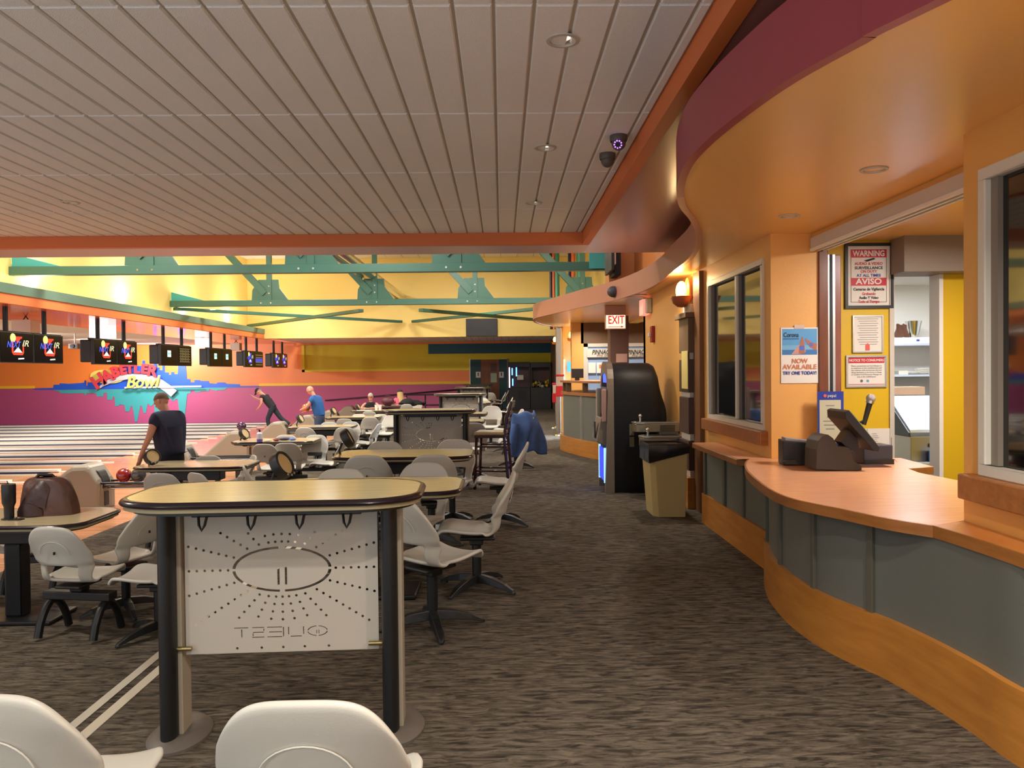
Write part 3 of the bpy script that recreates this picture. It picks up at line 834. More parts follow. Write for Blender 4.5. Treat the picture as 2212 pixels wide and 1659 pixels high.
GS = 'low tables in the sunken settee area'
s0 = make_low((-3.86, 6.2, ZL), 'glossy settee table holding the brown leather bag and black tumbler', .81, GS)
for y, lab in ((9.75, 'glossy settee table beside the man in navy, with a bright reflection'), (13.15, 'settee table with a sanitizer bottle and clutter on it'), (16.5, 'settee table with a yellow reflection, below the man in blue'),
               (19.9, 'settee table before the seated woman, with an empty dark edge'), (23.3, 'settee table at which the woman in black sits, with two paper cups'), (26.7, 'settee table by the woman in the pink shirt')):
    again(s0, (-3.80, y, ZL), 0, lab)

# drum shaped scoring consoles on curved arms
def make_console(loc, rz, label):
    t = thing('scoring_console', label, 'console', loc, rz, 'round scoring consoles at the table ends')
    A = Matrix.Rotation(math.radians(-28), 4, 'Y') @ Matrix.Rotation(math.radians(90), 4, 'Y')
    T_ = Matrix.Translation((0, 0, .17))
    mb = MB(); mb.X = T_ @ A; mb.lathe([(0, -.05), (.10, -.05), (.125, -.035), (.13, .0), (.13, .05), (.118, .062), (.105, .055), (.105, .04)], n=30)
    mb.build('drum_shell', M_BLACKP, t)
    mb = MB(); mb.X = T_ @ A; mb.lathe([(0, .046), (.104, .044)], n=30); mb.build('pale_face', mat('console_face', (214, 188, 130), .5, bump=.4, bscale=90), t)
    mb = MB(); mb.X = T_ @ A
    for k in range(3):
        a = math.radians(-26 + 26 * k); mb.ball((.125 * math.cos(a) , .125 * math.sin(a), .058), .014, 8, (1, 1, .5))
    mb.build('button', M_POSTGR, t)
    MB().tube([(-.06, 0, .12), (-.10, 0, .02), (-.08, 0, -.06), (.0, 0, -.09), (.08, 0, -.08)], .016, 10).build('arm', M_BLACK, t)
    return t
def console_at(px, py, Y, label, rz=25):
    p = at_y(px, py, Y); p.z -= .17 * .76
    global _con
    if _con is None: _con = make_console(p, math.radians(rz), label); _con.scale = (.76, .76, .76)
    else: again(_con, p, math.radians(rz), label)
_con = None
console_at(607, 1006, 5.55, 'black drum console with a speckled tan face, rising behind the tall table top', -14)
console_at(749, 948, 7.8, 'black drum console leaning at the end of the second low walkway table', 4)
console_at(328, 988, 9.6, 'black drum console with a yellow face in front of the man in navy', -38)
console_at(527, 938, 13.1, 'drum console beside the purple ball on the hood', -20)
console_at(648, 905, 16.4, 'drum console next to the dark green ball', -12)
console_at(720, 888, 19.8, 'small drum console beside the far purple ball', -20)
console_at(773, 879, 23.2, 'far drum console beside the seated woman in black', -10)

# ================================================================== BALL RETURNS
def make_return(loc, label):
    t = thing('ball_return', label, 'ball return', loc, 0, 'ball returns between the lane pairs')
    mb = MB(); n = 0
    side = [(-.98, .0), (-.96, .03), (-.30, .62), (-.22, .665), (-.02, .67), (.03, .64), (.14, .46), (.16, .40), (.16, 0)]
    # taper across Y for rounded shoulders
    secs = [(-.26, .90), (-.235, .975), (-.20, 1.0), (.20, 1.0), (.235, .975), (.26, .90)]
    vs_ = []; m_ = len(side)
    for y_, s_ in secs:
        for x_, z_ in side: vs_.append((x_ if x_ > 0 else x_ * (.94 + .06 * (s_ - .9) * 10), y_, z_ * (1 if z_ < .05 else s_)))
    fs = [tuple(range(m_))[::-1], tuple((len(secs) - 1) * m_ + i for i in range(m_))]
    for j in range(len(secs) - 1):
        for i in range(m_): fs.append((j * m_ + i, j * m_ + (i + 1) % m_, (j + 1) * m_ + (i + 1) % m_, (j + 1) * m_ + i))
    mb.add(vs_, fs).build('hood', M_HOOD, t, bevel=.012)
    mb = MB(); mb.prism([(.05 + 0, .30), (.166, .30), (.166, .42), (.135, .50), (.10, .57), (.05, .60)], -.12, .12, 'y'); mb.build('mouth', M_BLACKP, t, bevel=.02)
    box('front_slot', M_BLACKP, .15, .168, -.06, .06, .05, .26, t)
    for y_ in (-.16, .16):
        MB().tube([(.10, y_, .40), (.9, y_, .40), (1.5, y_, .40), (1.62, y_ * .6, .40), (1.66, 0, .40)], .018, 10).build('rack_rail', M_BLACK, t)
    MB().box(.15, 1.55, -.09, .09, .345, .365).build('rack_tray', mat('rack_gray', (84, 82, 80), .4), t, bevel=.01)
    MB().cyl((.2, -.05, .31), (1.5, -.05, .31), .014).cyl((.2, .05, .31), (1.5, .05, .31), .014).build('under_tube', M_CHROME, t)
    MB().box(.98, 1.16, -.10, .10, .0, .345).build('rack_leg', M_BLACKP, t, bevel=.01)
    return t
RX = -6.15
rl = ['ball return with a tan hood beside the red and gray balls, nearest the camera', 'ball return half hidden by the man in navy', 'ball return with the dark purple ball above its hood, near the sanitizer bottle',
      'ball return in front of the crouching bowler', 'ball return between the bowler and the man in blue', 'ball return behind the man in blue', 'farthest ball return, beside the plum wall']
r0 = make_return((RX, 11.8, ZA), rl[0])
for k in range(1, 7): again(r0, (RX, 11.8 + 3.36 * k, ZA), 0, rl[k])
def ball(x, y, z, rgb, label, r=.109):
    m = mat('ball_%d_%d_%d' % rgb, rgb, .10, spec=.7, var=.35, vscale=14, coat=.5)
    mb = MB(); mb.ball((0, 0, 0), r, 28); o = mb.build('bowling_ball', m, None, (x, y, z)); tag(o, label, 'bowling ball', 'bowling balls')
    mb = MB()
    for a, b in ((.02, .02), (-.02, .02), (0, -.03)): mb.cyl((a, b, math.sqrt(r * r - a * a - b * b) - .004), (a, b, math.sqrt(r * r - a * a - b * b) + .0008), .012, 10)
    mb.build('finger_hole', M_INK, o)
    return o
p = at_y(268, 1028, 11.75); ball(p.x, 11.75, ZA + .40 + .1, (150, 28, 30), 'dark red bowling ball on the nearest rack, beside the gray one')
p = at_y(299, 1028, 11.75); ball(p.x, 11.75, ZA + .40 + .1, (70, 72, 74), 'marbled gray bowling ball on the nearest rack, beside the red one')
p = at_y(521, 920, 18.5); ball(p.x, 18.52, ZA + .67 + .10, (64, 26, 66), 'dark purple bowling ball sitting high on a return hood')
p = at_y(636, 924, 18.52); ball(p.x, 18.52 + 3.36, ZA + .50, (16, 74, 50), 'dark green bowling ball beside the drum console and the man in blue')
p = at_y(729, 895, 25.2); ball(p.x, 25.24, ZA + .50, (70, 30, 66), 'small far purple bowling ball next to a green one')
p = at_y(742, 895, 25.2); ball(p.x, 25.24, ZA + .50, (16, 70, 48), 'small far green bowling ball next to a purple one')
# ================================================================== MONITORS OVER THE FOUL LINE
M_SCR = mat('screen_black', (16, 14, 16), .18)
XM = -9.15
def screen(parent, yc, style, w_=1.02, h=.58):
    """one display facing the settees (+X) with its picture; local x = +0 plane"""
    f = MB(); f.box(-.09, -.01, yc - w_ / 2, yc + w_ / 2, 0, h); o = f.build('display', M_BLACKP, parent, bevel=.008)
    MB().box(-.012, -.004, yc - w_ / 2 + .02, yc + w_ / 2 - .02, .02, h - .02).build('screen', M_SCR, o)
    # viewer looks along -X: reading direction is +Y
    def poly(nm, pts, m, d=.0):
        mb = MB(); mb.add([(.0 + d, yc + a, b) for a, b in pts], [tuple(range(len(pts)))]); return mb.build(nm, m, o, fix=False)
    E = lambda n, c, s=1.0: mat('glow_' + n, c, .5, emit=c, estr=s)
    if style == 'logo' or style == 'logo_blue':
        red = E('red', (226, 52, 28), .9) if style == 'logo' else E('violet', (70, 60, 240), 1.3)
        P = [(.0 + .19 * math.cos(t_) * (1 if abs(math.cos(t_)) > .5 else 1), .33 + .17 * math.sin(t_)) for t_ in [2 * PI * i / 20 for i in range(20)]]
        ring = [(-.17, .46), (-.12, .50), (.16, .50), (.13, .46), (-.10, .46), (-.12, .43), (-.12, .22), (-.10, .19), (.14, .19), (.16, .22), (.16, .36), (.20, .36), (.20, .20), (.16, .15), (-.12, .15), (-.17, .20)]
        poly('emblem', ring, red, .001)
        poly('emblem', [(-.06, .46), (.10, .46), (.0, .36)], red, .001)
        poly('emblem', [(-.12, .20), (.02, .30), (.15, .20)], E('pale', (230, 224, 214), .8), .0015)
        poly('glow', [(-.13 + .085 * math.cos(2 * PI * i / 16), .47 + .085 * math.sin(2 * PI * i / 16)) for i in range(16)], E('flare', (214, 214, 120), .9), .002)
        text_mesh('lettering', 'NexGen' if False else 'NEXT', .17, E('blueletter', (60, 92, 220), 1.0), o, (.003, yc - .12, .34), (0, 1, 0), (0, 0, 1), .0005, shear=.3, width=.42)
        text_mesh('lettering', 'IR', .17, E('paleletter', (196, 206, 160), .8), o, (.003, yc + .24, .37), (0, 1, 0), (0, 0, 1), .0005, shear=.3, width=.20)
        poly('caption', [(.02, .065), (.20, .075), (.20, .10), (.02, .09)], E('white', (220, 220, 214), .7), .001)
    elif style == 'blue_square':
        poly('message_box', [(-.13, .24), (.10, .24), (.10, .42), (-.13, .42)], E('ice', (170, 220, 214), .95), .001)
        text_mesh('lettering', 'DROP', .07, mat('screen_ink', (60, 100, 110), .5), o, (.003, yc - .015, .33), (0, 1, 0), (0, 0, 1), .0004)
    elif style == 'scores':
        for k in range(6): poly('score_line', [(-.36, .50 - k * .075), (.36, .50 - k * .075), (.36, .485 - k * .075), (-.36, .485 - k * .075)], E('olive', (120, 112, 74), .5), .001)
        for k in range(5):
            for j in range(6): poly('score_cell', [(-.33 + j * .11, .435 - k * .075), (-.26 + j * .11, .435 - k * .075), (-.26 + j * .11, .47 - k * .075), (-.33 + j * .11, .47 - k * .075)], E('olive2', (86, 82, 56), .5), .001)
    elif style == 'bars':
        for k in range(5): poly('score_line', [(-.40, .47 - k * .09), (.40, .47 - k * .09), (.40, .44 - k * .09), (-.40, .44 - k * .09)], E('olive', (120, 112, 74), .5), .001)
        poly('score_band', [(-.42, .20), (.42, .20), (.42, .33), (-.42, .33)], E('bandblue', (60, 70, 190), .8), .0015)
ylefts = [14.3, 17.6, 21.03, 24.5, 27.9, 31.3]
styles = [('logo', 'logo'), ('logo', 'logo'), ('blue_square', 'scores'), ('blue_square', 'blue_square'), ('logo_blue', 'bars'), ('logo_blue', 'logo_blue')]
labs = ['hanging twin monitor with two red emblem screens, nearest the camera', 'hanging twin monitor with two red emblem screens, second in the row over the foul line', 'hanging twin monitor with a pale square and a score sheet',
        'hanging twin monitor with two small pale squares', 'hanging twin monitor with a blue picture and a banded list', 'farthest hanging twin monitor with two blue pictures']
for y0, (s1, s2), lab in zip(ylefts, styles, labs):
    t = thing('twin_monitor', lab, 'monitor', (XM, y0, 1.86), 0, 'twin monitors over the foul line')
    screen(t, .53, s1); screen(t, 1.57, s2)
    for yy in (.30, 1.52):
        MB().cyl((-.07, yy, .5), (-.07, yy, 1.06), .045, 14).build('hanger_pole', M_BLACK, t)
    MB().box(-.34, -.09, .02, 1.3, .05, .56).build('rear_housing', M_BLACKP, t, bevel=.03)
    MB().box(-.14, -.06, 0, 2.1, .56, .60).build('top_bar', M_BLACK, t)
# boxes, projectors and lamps under the lane ceiling
for px, py, Y, m_, s_, lab in ((56, 704, 17.0, M_OFFW, .42, 'beige box speaker hung behind the nearest twin monitor'), (222, 710, 20.5, mat('lit_box', (250, 250, 250), .5, emit=(250, 250, 255), estr=1.2), .50, 'bright white lit box hung behind the second twin monitor'),
                              (438, 738, 27.5, mat('lit_box', (250, 250, 250), .5), .42, 'bright white lit box hung beyond the third twin monitor'), (510, 747, 30.5, M_OFFW, .36, 'small beige box hung beyond the fourth twin monitor')):
    p = at_y(px, py, Y)
    t = thing('hanging_box', lab, 'speaker', (p.x, Y, p.z - s_ / 2), 0, 'boxes hung under the lane ceiling')
    box('cabinet', m_, -s_ / 2, s_ / 2, -s_ / 2.4, s_ / 2.4, 0, s_ * .8, t, .01)
    MB().tube([(-.06, 0, s_ * .8), (0, 0, 2.91 - p.z + s_ / 2)], .012, 6).tube([(.06, 0, s_ * .8), (0, 0, 2.91 - p.z + s_ / 2)], .012, 6).build('hanging_wire', M_BLACK, t)
p = at_y(162, 748, 24.0)
t = thing('projector', 'small gray projector under the lane ceiling between the first two twin monitors', 'projector', (p.x, 24.0, p.z))
MB().box(-.14, .14, -.12, .12, -.08, .08).build('body', mat('projector_gray', (110, 106, 104), .5), t, bevel=.02)
MB().cyl((0, -.13, 0), (0, -.17, 0), .06, 18).build('lens', M_INK, t)
MB().cyl((0, 0, .08), (0, 0, 2.91 - p.z), .02, 8).build('bracket', M_OFFW, t)

# ================================================================== MURAL AND WALL SIGN
def wall_poly(name, pix, m, parent, d, thick=.02):
    Y = YW - d
    P = [at_y(a, b, Y) for a, b in pix]
    return flat_mesh(name, [(p.x, p.z) for p in P], [], thick, m, parent, lambda x, y, q: (x, Y + q, y))
cz = lambda zx, zy: (180 + zx / 7.9, 760 + zy / 7.9)      # coordinates read in an enlarged view of the mural
mur = thing('skyline_mural', 'flat blue city skyline with its teal mirror image painted on the far wall', 'mural', (0, 0, 0))
sky = [(70, 840), (115, 838), (116, 831), (128, 831), (130, 828), (150, 829), (180, 827)] + [cz(20, 525), cz(25, 485), cz(48, 495), cz(52, 580), cz(72, 580), cz(76, 520), cz(600, 520), cz(620, 240), cz(1010, 240), cz(1010, 150), cz(1055, 150), cz(1055, 240), cz(1198, 290), cz(1198, 72), cz(1262, 72), cz(1264, 265),
      cz(1305, 268), cz(1305, 312), cz(1350, 312), cz(1352, 100), cz(1392, 100), cz(1395, 350), cz(1460, 352), cz(1462, 390), cz(1498, 390), cz(1500, 345), cz(1550, 345), cz(1552, 378), cz(1612, 380), cz(1625, 130), cz(1740, 130), cz(1768, 462), cz(1822, 462), cz(1832, 518), cz(1895, 518), cz(1900, 480), cz(1990, 482), cz(1992, 495),
      cz(2140, 498), cz(2145, 535)] + [(468, 829), (470, 826), (486, 826), (490, 829), (518, 830), (518, 834), (560, 834), (560, 836), (180, 841), (120, 842), (75, 842)]
wall_poly('blue_skyline', sky, mat('mural_blue', (40, 92, 214), .4), mur, .012)
refl = [(115, 842.5), (128, 846), (130, 849), (150, 850), cz(20, 705), cz(25, 738), cz(50, 740), cz(60, 700), cz(220, 712), cz(232, 762), cz(345, 762), cz(350, 700), cz(400, 700), cz(412, 820), cz(495, 820), cz(505, 760), cz(530, 765), cz(545, 925), cz(600, 925), cz(620, 900), cz(700, 908), cz(722, 1020), cz(785, 1018), cz(812, 925),
        cz(835, 930), cz(858, 1020), cz(880, 1192), cz(920, 1192), cz(950, 1040), cz(975, 920), cz(1000, 930), cz(1030, 1045), cz(1070, 1045), cz(1098, 880), cz(1150, 935), cz(1210, 880), cz(1222, 1120), cz(1255, 1120), cz(1400, 800), cz(1480, 790), cz(1512, 835), cz(1565, 830), cz(1575, 805), cz(1612, 808), cz(1650, 1125), cz(1730, 1128), cz(1775, 715), cz(1832, 705), cz(1840, 655),
        cz(1892, 655), cz(1900, 690), cz(2000, 685), cz(2010, 672), cz(2145, 668), cz(2150, 630), (468, 845), (470, 843), (486, 842), (490, 838), (518, 837), (518, 835.5), (300, 840)]
wall_poly('teal_reflection', refl, mat('mural_teal', (68, 168, 172), .4), mur, .010, .014)
sg = thing('alley_sign', 'raised red and yellow lettering over a pale arch, mounted on the skyline mural', 'sign', (0, 0, 0))
wall_poly('yellow_disc', [cz(118, 420), cz(130, 370), cz(190, 330), cz(300, 308), cz(440, 304), cz(560, 330), cz(640, 370), cz(640, 400), cz(480, 470), cz(350, 540), cz(250, 520), cz(150, 470)], mat('sign_yellow', (246, 224, 110), .5), sg, .05, .03)
wall_poly('yellow_disc', [cz(450, 545), cz(520, 510), cz(690, 480), cz(640, 510), cz(560, 532)], mat('sign_yellow', (246, 224, 110), .5), sg, .11, .03)
arch = [cz(212, 672), cz(300, 570), cz(420, 478), cz(560, 415), cz(720, 382), cz(900, 375), cz(1060, 388), cz(1220, 425), cz(1350, 480), cz(1480, 570), cz(1600, 662), cz(1498, 765), cz(1400, 680), cz(1290, 605), cz(1180, 545), cz(1040, 495), cz(900, 470), cz(760, 470), cz(620, 490), cz(480, 530), cz(340, 590)]
wall_poly('arch', arch, mat('sign_gray', (196, 192, 194), .5), sg, .16, .05)
wall_poly('white_bar', [cz(705, 598), cz(2015, 575), cz(2015, 602), cz(705, 626)], M_WHITE, sg, .22, .03)
MRED = mat('sign_red', (206, 62, 72), .45)
for ch, zx, zy, ang, s_ in (('H', 262, 505, 33, 30), ('A', 410, 425, 25, 28), ('B', 545, 350, 18, 24), ('E', 680, 312, 10, 21), ('T', 795, 298, 3, 20), ('L', 915, 300, -3, 19), ('E', 1045, 300, -6, 21), ('R', 1175, 330, -12, 25)):
    px, py = cz(zx, zy); p = at_y(px, py, YW - .24); k = s_ * YW / F * 1.28; a = math.radians(ang)
    text_mesh('letter', ch, k, MRED, sg, p, (math.cos(a), 0, math.sin(a)), (-math.sin(a), 0, math.cos(a)), .03, bold=.03)
px, py = cz(1000, 520); p = at_y(px, py, YW - .30)
text_mesh('letter', 'Bowl', .72, mat('sign_yellow2', (248, 232, 104), .5), sg, p, (1, 0, .01), (-.01, 0, 1), .03, shear=.28, width=1.45, bold=.012)

# ================================================================== TRUSSES IN THE TALL BAY
def truss(Y, label, xr, joints, zb=3.54):
    t = thing('steel_truss', label, 'truss', (0, Y, 0), 0, 'green steel trusses across the tall bay')
    MB().box(-9.4, xr, -.09, .09, zb, zb + .165).build('bottom_chord', M_GREEN, t, bevel=.006)
    MB().prism([(-9.38, zb + .16), (-8.4, zb + .16), (-9.38, zb + .42)], -.02, .02, 'y').build('end_gusset', mat('truss_teal', (70, 170, 170), .45), t)
    for i, x in enumerate(joints):
        MB().prism([(x - .48, zb + .165), (x + .56, zb + .165), (x + .30, zb + .52), (x + .28, zb + .75), (x - .28, zb + .75), (x - .46, zb + .45)], -.025, .025, 'y').build('gusset', M_GREEN, t)
        MB().box(x - .05, x + .09, -.05, .05, zb + .16, 5.75).build('vertical', M_GREEN, t)
        a, b = Vector((x - .10, 0, zb + .35)), Vector((x - 1.65, 0, zb + 2.05))
        d = (b - a).normalized(); n_ = Vector((-d.z, 0, d.x)) * .09
        mb = MB(); P = [a - n_, a + n_, b + n_, b - n_]
        mb.prism([(p.x, p.z) for p in P], -.07, -.03, 'y'); mb.prism([(p.x, p.z) for p in P], .03, .07, 'y'); mb.build('diagonal', M_GREEN, t)
        mb = MB()
        for dx_, dz_ in ((-.2, .08), (.08, .08), (.02, .36), (.02, .56)): mb.cyl((x + dx_, -.10 if dz_ < .1 else -.055, zb + dz_), (x + dx_, -.085 if dz_ < .1 else -.02, zb + dz_), .022, 8)
        mb.build('bolt', M_CHROME, t)
    return t
truss(15.1, 'green steel truss nearest the tile ceiling, reaching the orange pier', 2.28, [-6.75, -3.68, -.85])
truss(22.3, 'green steel truss farther back, ending behind the round canopy', 2.98, [-6.62, -3.62, -.76, 2.32])
def brace(a, b, lab):
    mb = MB(); a, b = Vector(a), Vector(b); d = (b - a).normalized(); n_ = Vector((-d.y, d.x, 0)) * .08
    mb.hexa([a - n_, a + n_, b + n_, b - n_, a - n_ + Vector((0, 0, .09)), a + n_ + Vector((0, 0, .09)), b + n_ + Vector((0, 0, .09)), b - n_ + Vector((0, 0, .09))])
    tag(mb.build('cross_brace', M_GREEN), lab, 'brace', 'green cross braces behind the far truss')
brace((-9.3, 22.3, 3.44), (-3.7, 28.80, 3.44), 'green cross brace running from the cove corner to the far wall')
brace((-9.3, 28.80, 3.34), (-4.0, 22.3, 3.34), 'green cross brace starting low at the cove corner and meeting the middle of the truss')
brace((-3.25, 28.80, 3.44), (2.0, 22.3, 3.44), 'green cross brace rising toward the round canopy')
brace((-2.3, 22.3, 3.34), (2.6, 28.80, 3.34), 'green cross brace dropping behind the round canopy')
t = thing('duct_pipe', 'pair of shiny round ducts slanting down to the yellow wall', 'duct', (0, 0, 0))
MB().cyl((-3.95, 12.0, 4.42), (-3.95, 28.9, 4.42), .12, 18).build('duct', M_CHROME, t); MB().cyl((-3.66, 12.0, 4.40), (-3.66, 28.9, 4.40), .12, 18).build('duct', M_CHROME, t)
# wall television
p0, p1 = at_y(1007, 727, 28.9), at_y(1074, 688, 28.9)
t = thing('television', 'flat dark television on the yellow wall above the far tables', 'television', (0, 0, 0))
box('housing', M_BLACKP, p0.x, p1.x, 28.86, 28.96, p0.z, p1.z, t, .01); box('screen', mat('tv_off', (44, 42, 44), .5), p0.x + .03, p1.x - .03, 28.85, 28.87, p0.z + .03, p1.z - .03, t)
# coloured poles beside the bay, orange pier
for px, w_, col, lab in ((1190, 3, (30, 28, 56), 'dark pole beside the bay, thinner one with orange next to it'), (1196, 3.5, (226, 112, 50), 'orange pole nearer the yellow wall'), (1203.5, 5, (76, 160, 130), 'narrow teal strip pole by the yellow wall'),
                         (1230, 3, (30, 28, 62), 'dark blue pole by the thick orange pole'), (1238, 5, (226, 112, 50), 'thick orange pole by the bay'), (1252.5, 7, (84, 180, 146), 'wide teal strip pole nearest the round canopy')):
    Y = 26.0 if px < 1215 else 23.6; x = at_y(px, 600, Y).x; r = w_ * Y / F
    mb = MB(); mb.cyl((x, Y, 3.0), (x, Y, 5.86), r, 14); tag(mb.build('bay_pole', mat('pole_%d_%d_%d' % col, col, .4)), lab, 'pole', 'painted poles at the end of the bay')
p0, p1 = at_y(1272, 581, 15.0), at_y(1306, 530, 15.0)
tag(box('teal_gusset', mat('truss_teal', (70, 170, 170), .45), p0.x, p1.x, 14.93, 14.97, p0.z, p1.z + .4), 'square teal steel plate at the end of the near truss', 'plate')
p0, p1 = at_y(1336, 600, 13.6), at_y(1310, 600, 13.6)
struct(box('pillar_orange', M_ORANGE, p1.x, 2.30, 13.28, 13.75, 2.99, 5.9))
a = at_y(1311, 596, 12.9); b_ = at_y(1320, 550, 12.9)
t = thing('side_television', 'television seen edge-on on the orange pier above the canopy', 'television', (0, 0, 0))
box('housing', M_BLACKP, a.x + .02, a.x + .07, 12.5, 13.3, a.z + .05, a.z + .75, t, .01); box('back_cover', M_WHITE, a.x + .07, a.x + .11, 12.6, 13.2, a.z + .15, a.z + .70, t, .01); box('mount', M_INK, a.x + .11, a.x + .22, 12.8, 13.4, a.z, a.z + .6, t, .01)

# guard rail by the ramp and the wall handrail
t = thing('guard_rail', 'black pipe guard rail in front of the plum wall', 'rail', (0, 0, 0))
mb = MB(); p0 = at_y(878, 853, 31.5); p1 = at_y(1000, 850, 31.5)
for z in (p0.z, p0.z - .42, p0.z - .8): mb.cyl((p0.x, 31.5, z), (p1.x, 31.5, z), .028, 8)
for i in range(4):
    x = p0.x + (p1.x - p0.x) * i / 3; mb.cyl((x, 31.5, ZL), (x, 31.5, p0.z), .028, 8)
mb.build('pipe', M_BLACK, t)
t = thing('handrail', 'sloping dark handrail along the plum wall', 'rail', (0, 0, 0))
p0, p1 = at_y(702, 865, YW - .12), at_y(1006, 840, YW - .12)
mb = MB(); mb.cyl(p0, p1, .028, 8)
for k in range(6):
    q_ = p0.lerp(p1, .05 + k * .18); mb.cyl(q_, q_ + Vector((0, .12, -.04)), .014, 6)
mb.build('rail', mat('rail_dark', (60, 40, 56), .4), t)
# ================================================================== COUNTER AND SERVING AREA
ZC = .85
def xy(pix, z): return [(at_z(a, b, z).x, at_z(a, b, z).y) for a, b in pix]
front = [(1.955, 6.30)] + xy([(1619, 991), (1612, 1001), (1615, 1014), (1629, 1029), (1665, 1056), (1709, 1075), (1765, 1088), (1822, 1099), (1918, 1119), (2019, 1135)], ZC)
fr = [(p.x, p.y) for p in spline([(a, b, 0) for a, b in front[1:]], 5)]
inner = [(2.25, YN + .0), (2.62, YN + .02), (3.00, 4.2)] + xy([(2097, 1043), (1985, 1021), (1962, 1012), (2017, 1008), (1945, 989)], ZC) + [(2.78, 6.46), (1.955, 6.46)]
t = thing('serving_counter', 'curved serving counter with a glossy beech top, slate panels and an oak base', 'counter', (0, 0, 0))
outl = fr + inner
flat_mesh('worktop', outl, [], .004, M_BEECH, t, lambda x, y, q: (x, y, ZC - .002 + q))
flat_mesh('worktop_core', outl, [], .05, M_OAKEDGE, t, lambda x, y, q: (x, y, ZC - .03 + q))
ribbon(fr, ZC - .058, ZC - .001, 'edge_band', M_OAKEDGE, .012).parent = t
basep = xy([(1650, 1250), (1652, 1272), (1663, 1300), (1693, 1338), (1727, 1368), (1777, 1402), (1840, 1434), (1910, 1466), (2000, 1518), (2100, 1584), (2190, 1650)], 0)
basep = [(2.08, 8.10), (2.08, 7.2), (2.08, 6.35)] + [basep[0]] + basep[1:] + [(2.12, 2.6), (2.13, 1.2), (2.13, -1.0)]
bs = [(p.x, p.y) for p in spline([(a, b, 0) for a, b in basep[3:]], 5)]
ribbon([(2.08, 8.10), (2.08, 6.0)], 0, .31, 'oak_base', M_OAK, -.10).parent = t
ribbon(bs, 0, .31, 'oak_base', M_OAK, -.10).parent = t
def shift(pts, d):
    P = [Vector((a, b, 0)) for a, b in pts]; o = []
    for i in range(len(P)):
        q = (P[min(i + 1, len(P) - 1)] - P[max(i - 1, 0)]).normalized(); v = P[i] + Vector((-q.y, q.x, 0)) * d; o.append((v.x, v.y))
    return o
sgn = 1
in_ = shift(bs, .035)
if in_[10][0] < bs[10][0]: sgn = -1; in_ = shift(bs, -.035)
ribbon([(2.105, 8.06), (2.105, 6.0)], .30, ZC - .06, 'slate_panel', M_SLATE, -.05).parent = t
ribbon(in_, .30, ZC - .055, 'slate_panel', M_SLATE, -.05).parent = t
P = [Vector((a, b, 0)) for a, b in in_]
def near_px(px):
    best = None
    for i in range(len(P) - 1):
        for j in range(8):
            q = P[i].lerp(P[i + 1], j / 8)
            d = q - Vector((0, 0, 0)); v = Vector((q.x, q.y, -1.05)); cx_ = CXP + F * v.dot(right) / v.dot(fwd)
            if best is None or abs(cx_ - px) < best[0]: best = (abs(cx_ - px), q, (P[i + 1] - P[i]).normalized())
    return best[1], best[2]
for px in (1660, 1688, 1760, 1884):
    q, d = near_px(px); n_ = Vector((-d.y, d.x, 0)) * (-sgn); w2 = d * .020
    mb = MB(); b = [q - w2, q + w2, q + w2 + n_ * .022, q - w2 + n_ * .022]
    mb.hexa([p + Vector((0, 0, .30)) for p in b] + [p + Vector((0, 0, ZC - .06)) for p in b]).build('panel_batten', M_GRAYRIB, t, bevel=.003)
for y_ in (8.02, 7.32, 6.75): box('panel_batten', M_GRAYRIB, 2.083, 2.105, y_ - .03, y_ + .03, .30, ZC - .06, t, .003)
t = thing('wall_ledge', 'narrow oak drinks ledge below the dark two-pane window', 'ledge')
box('ledge_top', M_BEECH, 1.965, 2.26, 6.465, 7.98, ZC - .004, ZC, t); box('ledge_edge', M_OAKEDGE, 1.955, 2.255, 6.465, 7.99, ZC - .055, ZC - .004, t, .006)
t = thing('wall_ledge', 'oak ledge joining the serving counter below the near window', 'ledge')
lp = [(fr[-1][0], fr[-1][1])] + [(2.07, 3.4), (2.085, 3.0), (2.09, 2.0), (2.09, -1.0)]
lq = [(p.x, p.y) for p in spline([(a, b, 0) for a, b in lp], 4)]
flat_mesh('ledge_top', lq + [(2.255, -1.0), (2.255, YN - .01)], [], .05, wood_mat('ledge_oak', (190, 116, 52), (212, 136, 66), (3, 2, 18), .3), t, lambda x, y, q: (x, y, ZC - .025 + q))
ribbon(lq, ZC - .056, ZC + .001, 'ledge_edge', M_OAKEDGE, .012).parent = t

def panel_thing(name, label, cat, px0, py0, px1, py1, Y, m, group=None, frame=None, fw=.012, depth=.012):
    """flat sheet or frame on a wall facing the camera: corners from the photograph at depth Y"""
    a, b = at_y(px0, py1, Y), at_y(px1, py0, Y)
    t = thing(name, label, cat, (a.x, Y, a.z), 0, group)
    W_, H_ = b.x - a.x, b.z - a.z
    if frame:
        MB().box(0, W_, -depth, 0, 0, fw).box(0, W_, -depth, 0, H_ - fw, H_).box(0, fw, -depth, 0, fw, H_ - fw).box(W_ - fw, W_, -depth, 0, fw, H_ - fw).build('frame', frame, t)
        box('sheet', m, fw, W_ - fw, -.004, 0, fw, H_ - fw, t)
    else:
        box('sheet', m, 0, W_, -.003, 0, 0, H_, t)
    return t, W_, H_
def rect(t, nm, m, x0, x1, z0, z1, d=.006):
    mb = MB(); mb.add([(x0, -d, z0), (x1, -d, z0), (x1, -d, z1), (x0, -d, z1)], [(0, 1, 2, 3)]); return mb.build(nm, m, t, fix=False)
def line(t, s, x, z, size, m, d=.007, width=None, bold=0.0, nm='lettering'):
    return text_mesh(nm, s, size, m, t, (x, -d, z), (1, 0, 0), (0, 0, 1), .0004, width=width, bold=bold)
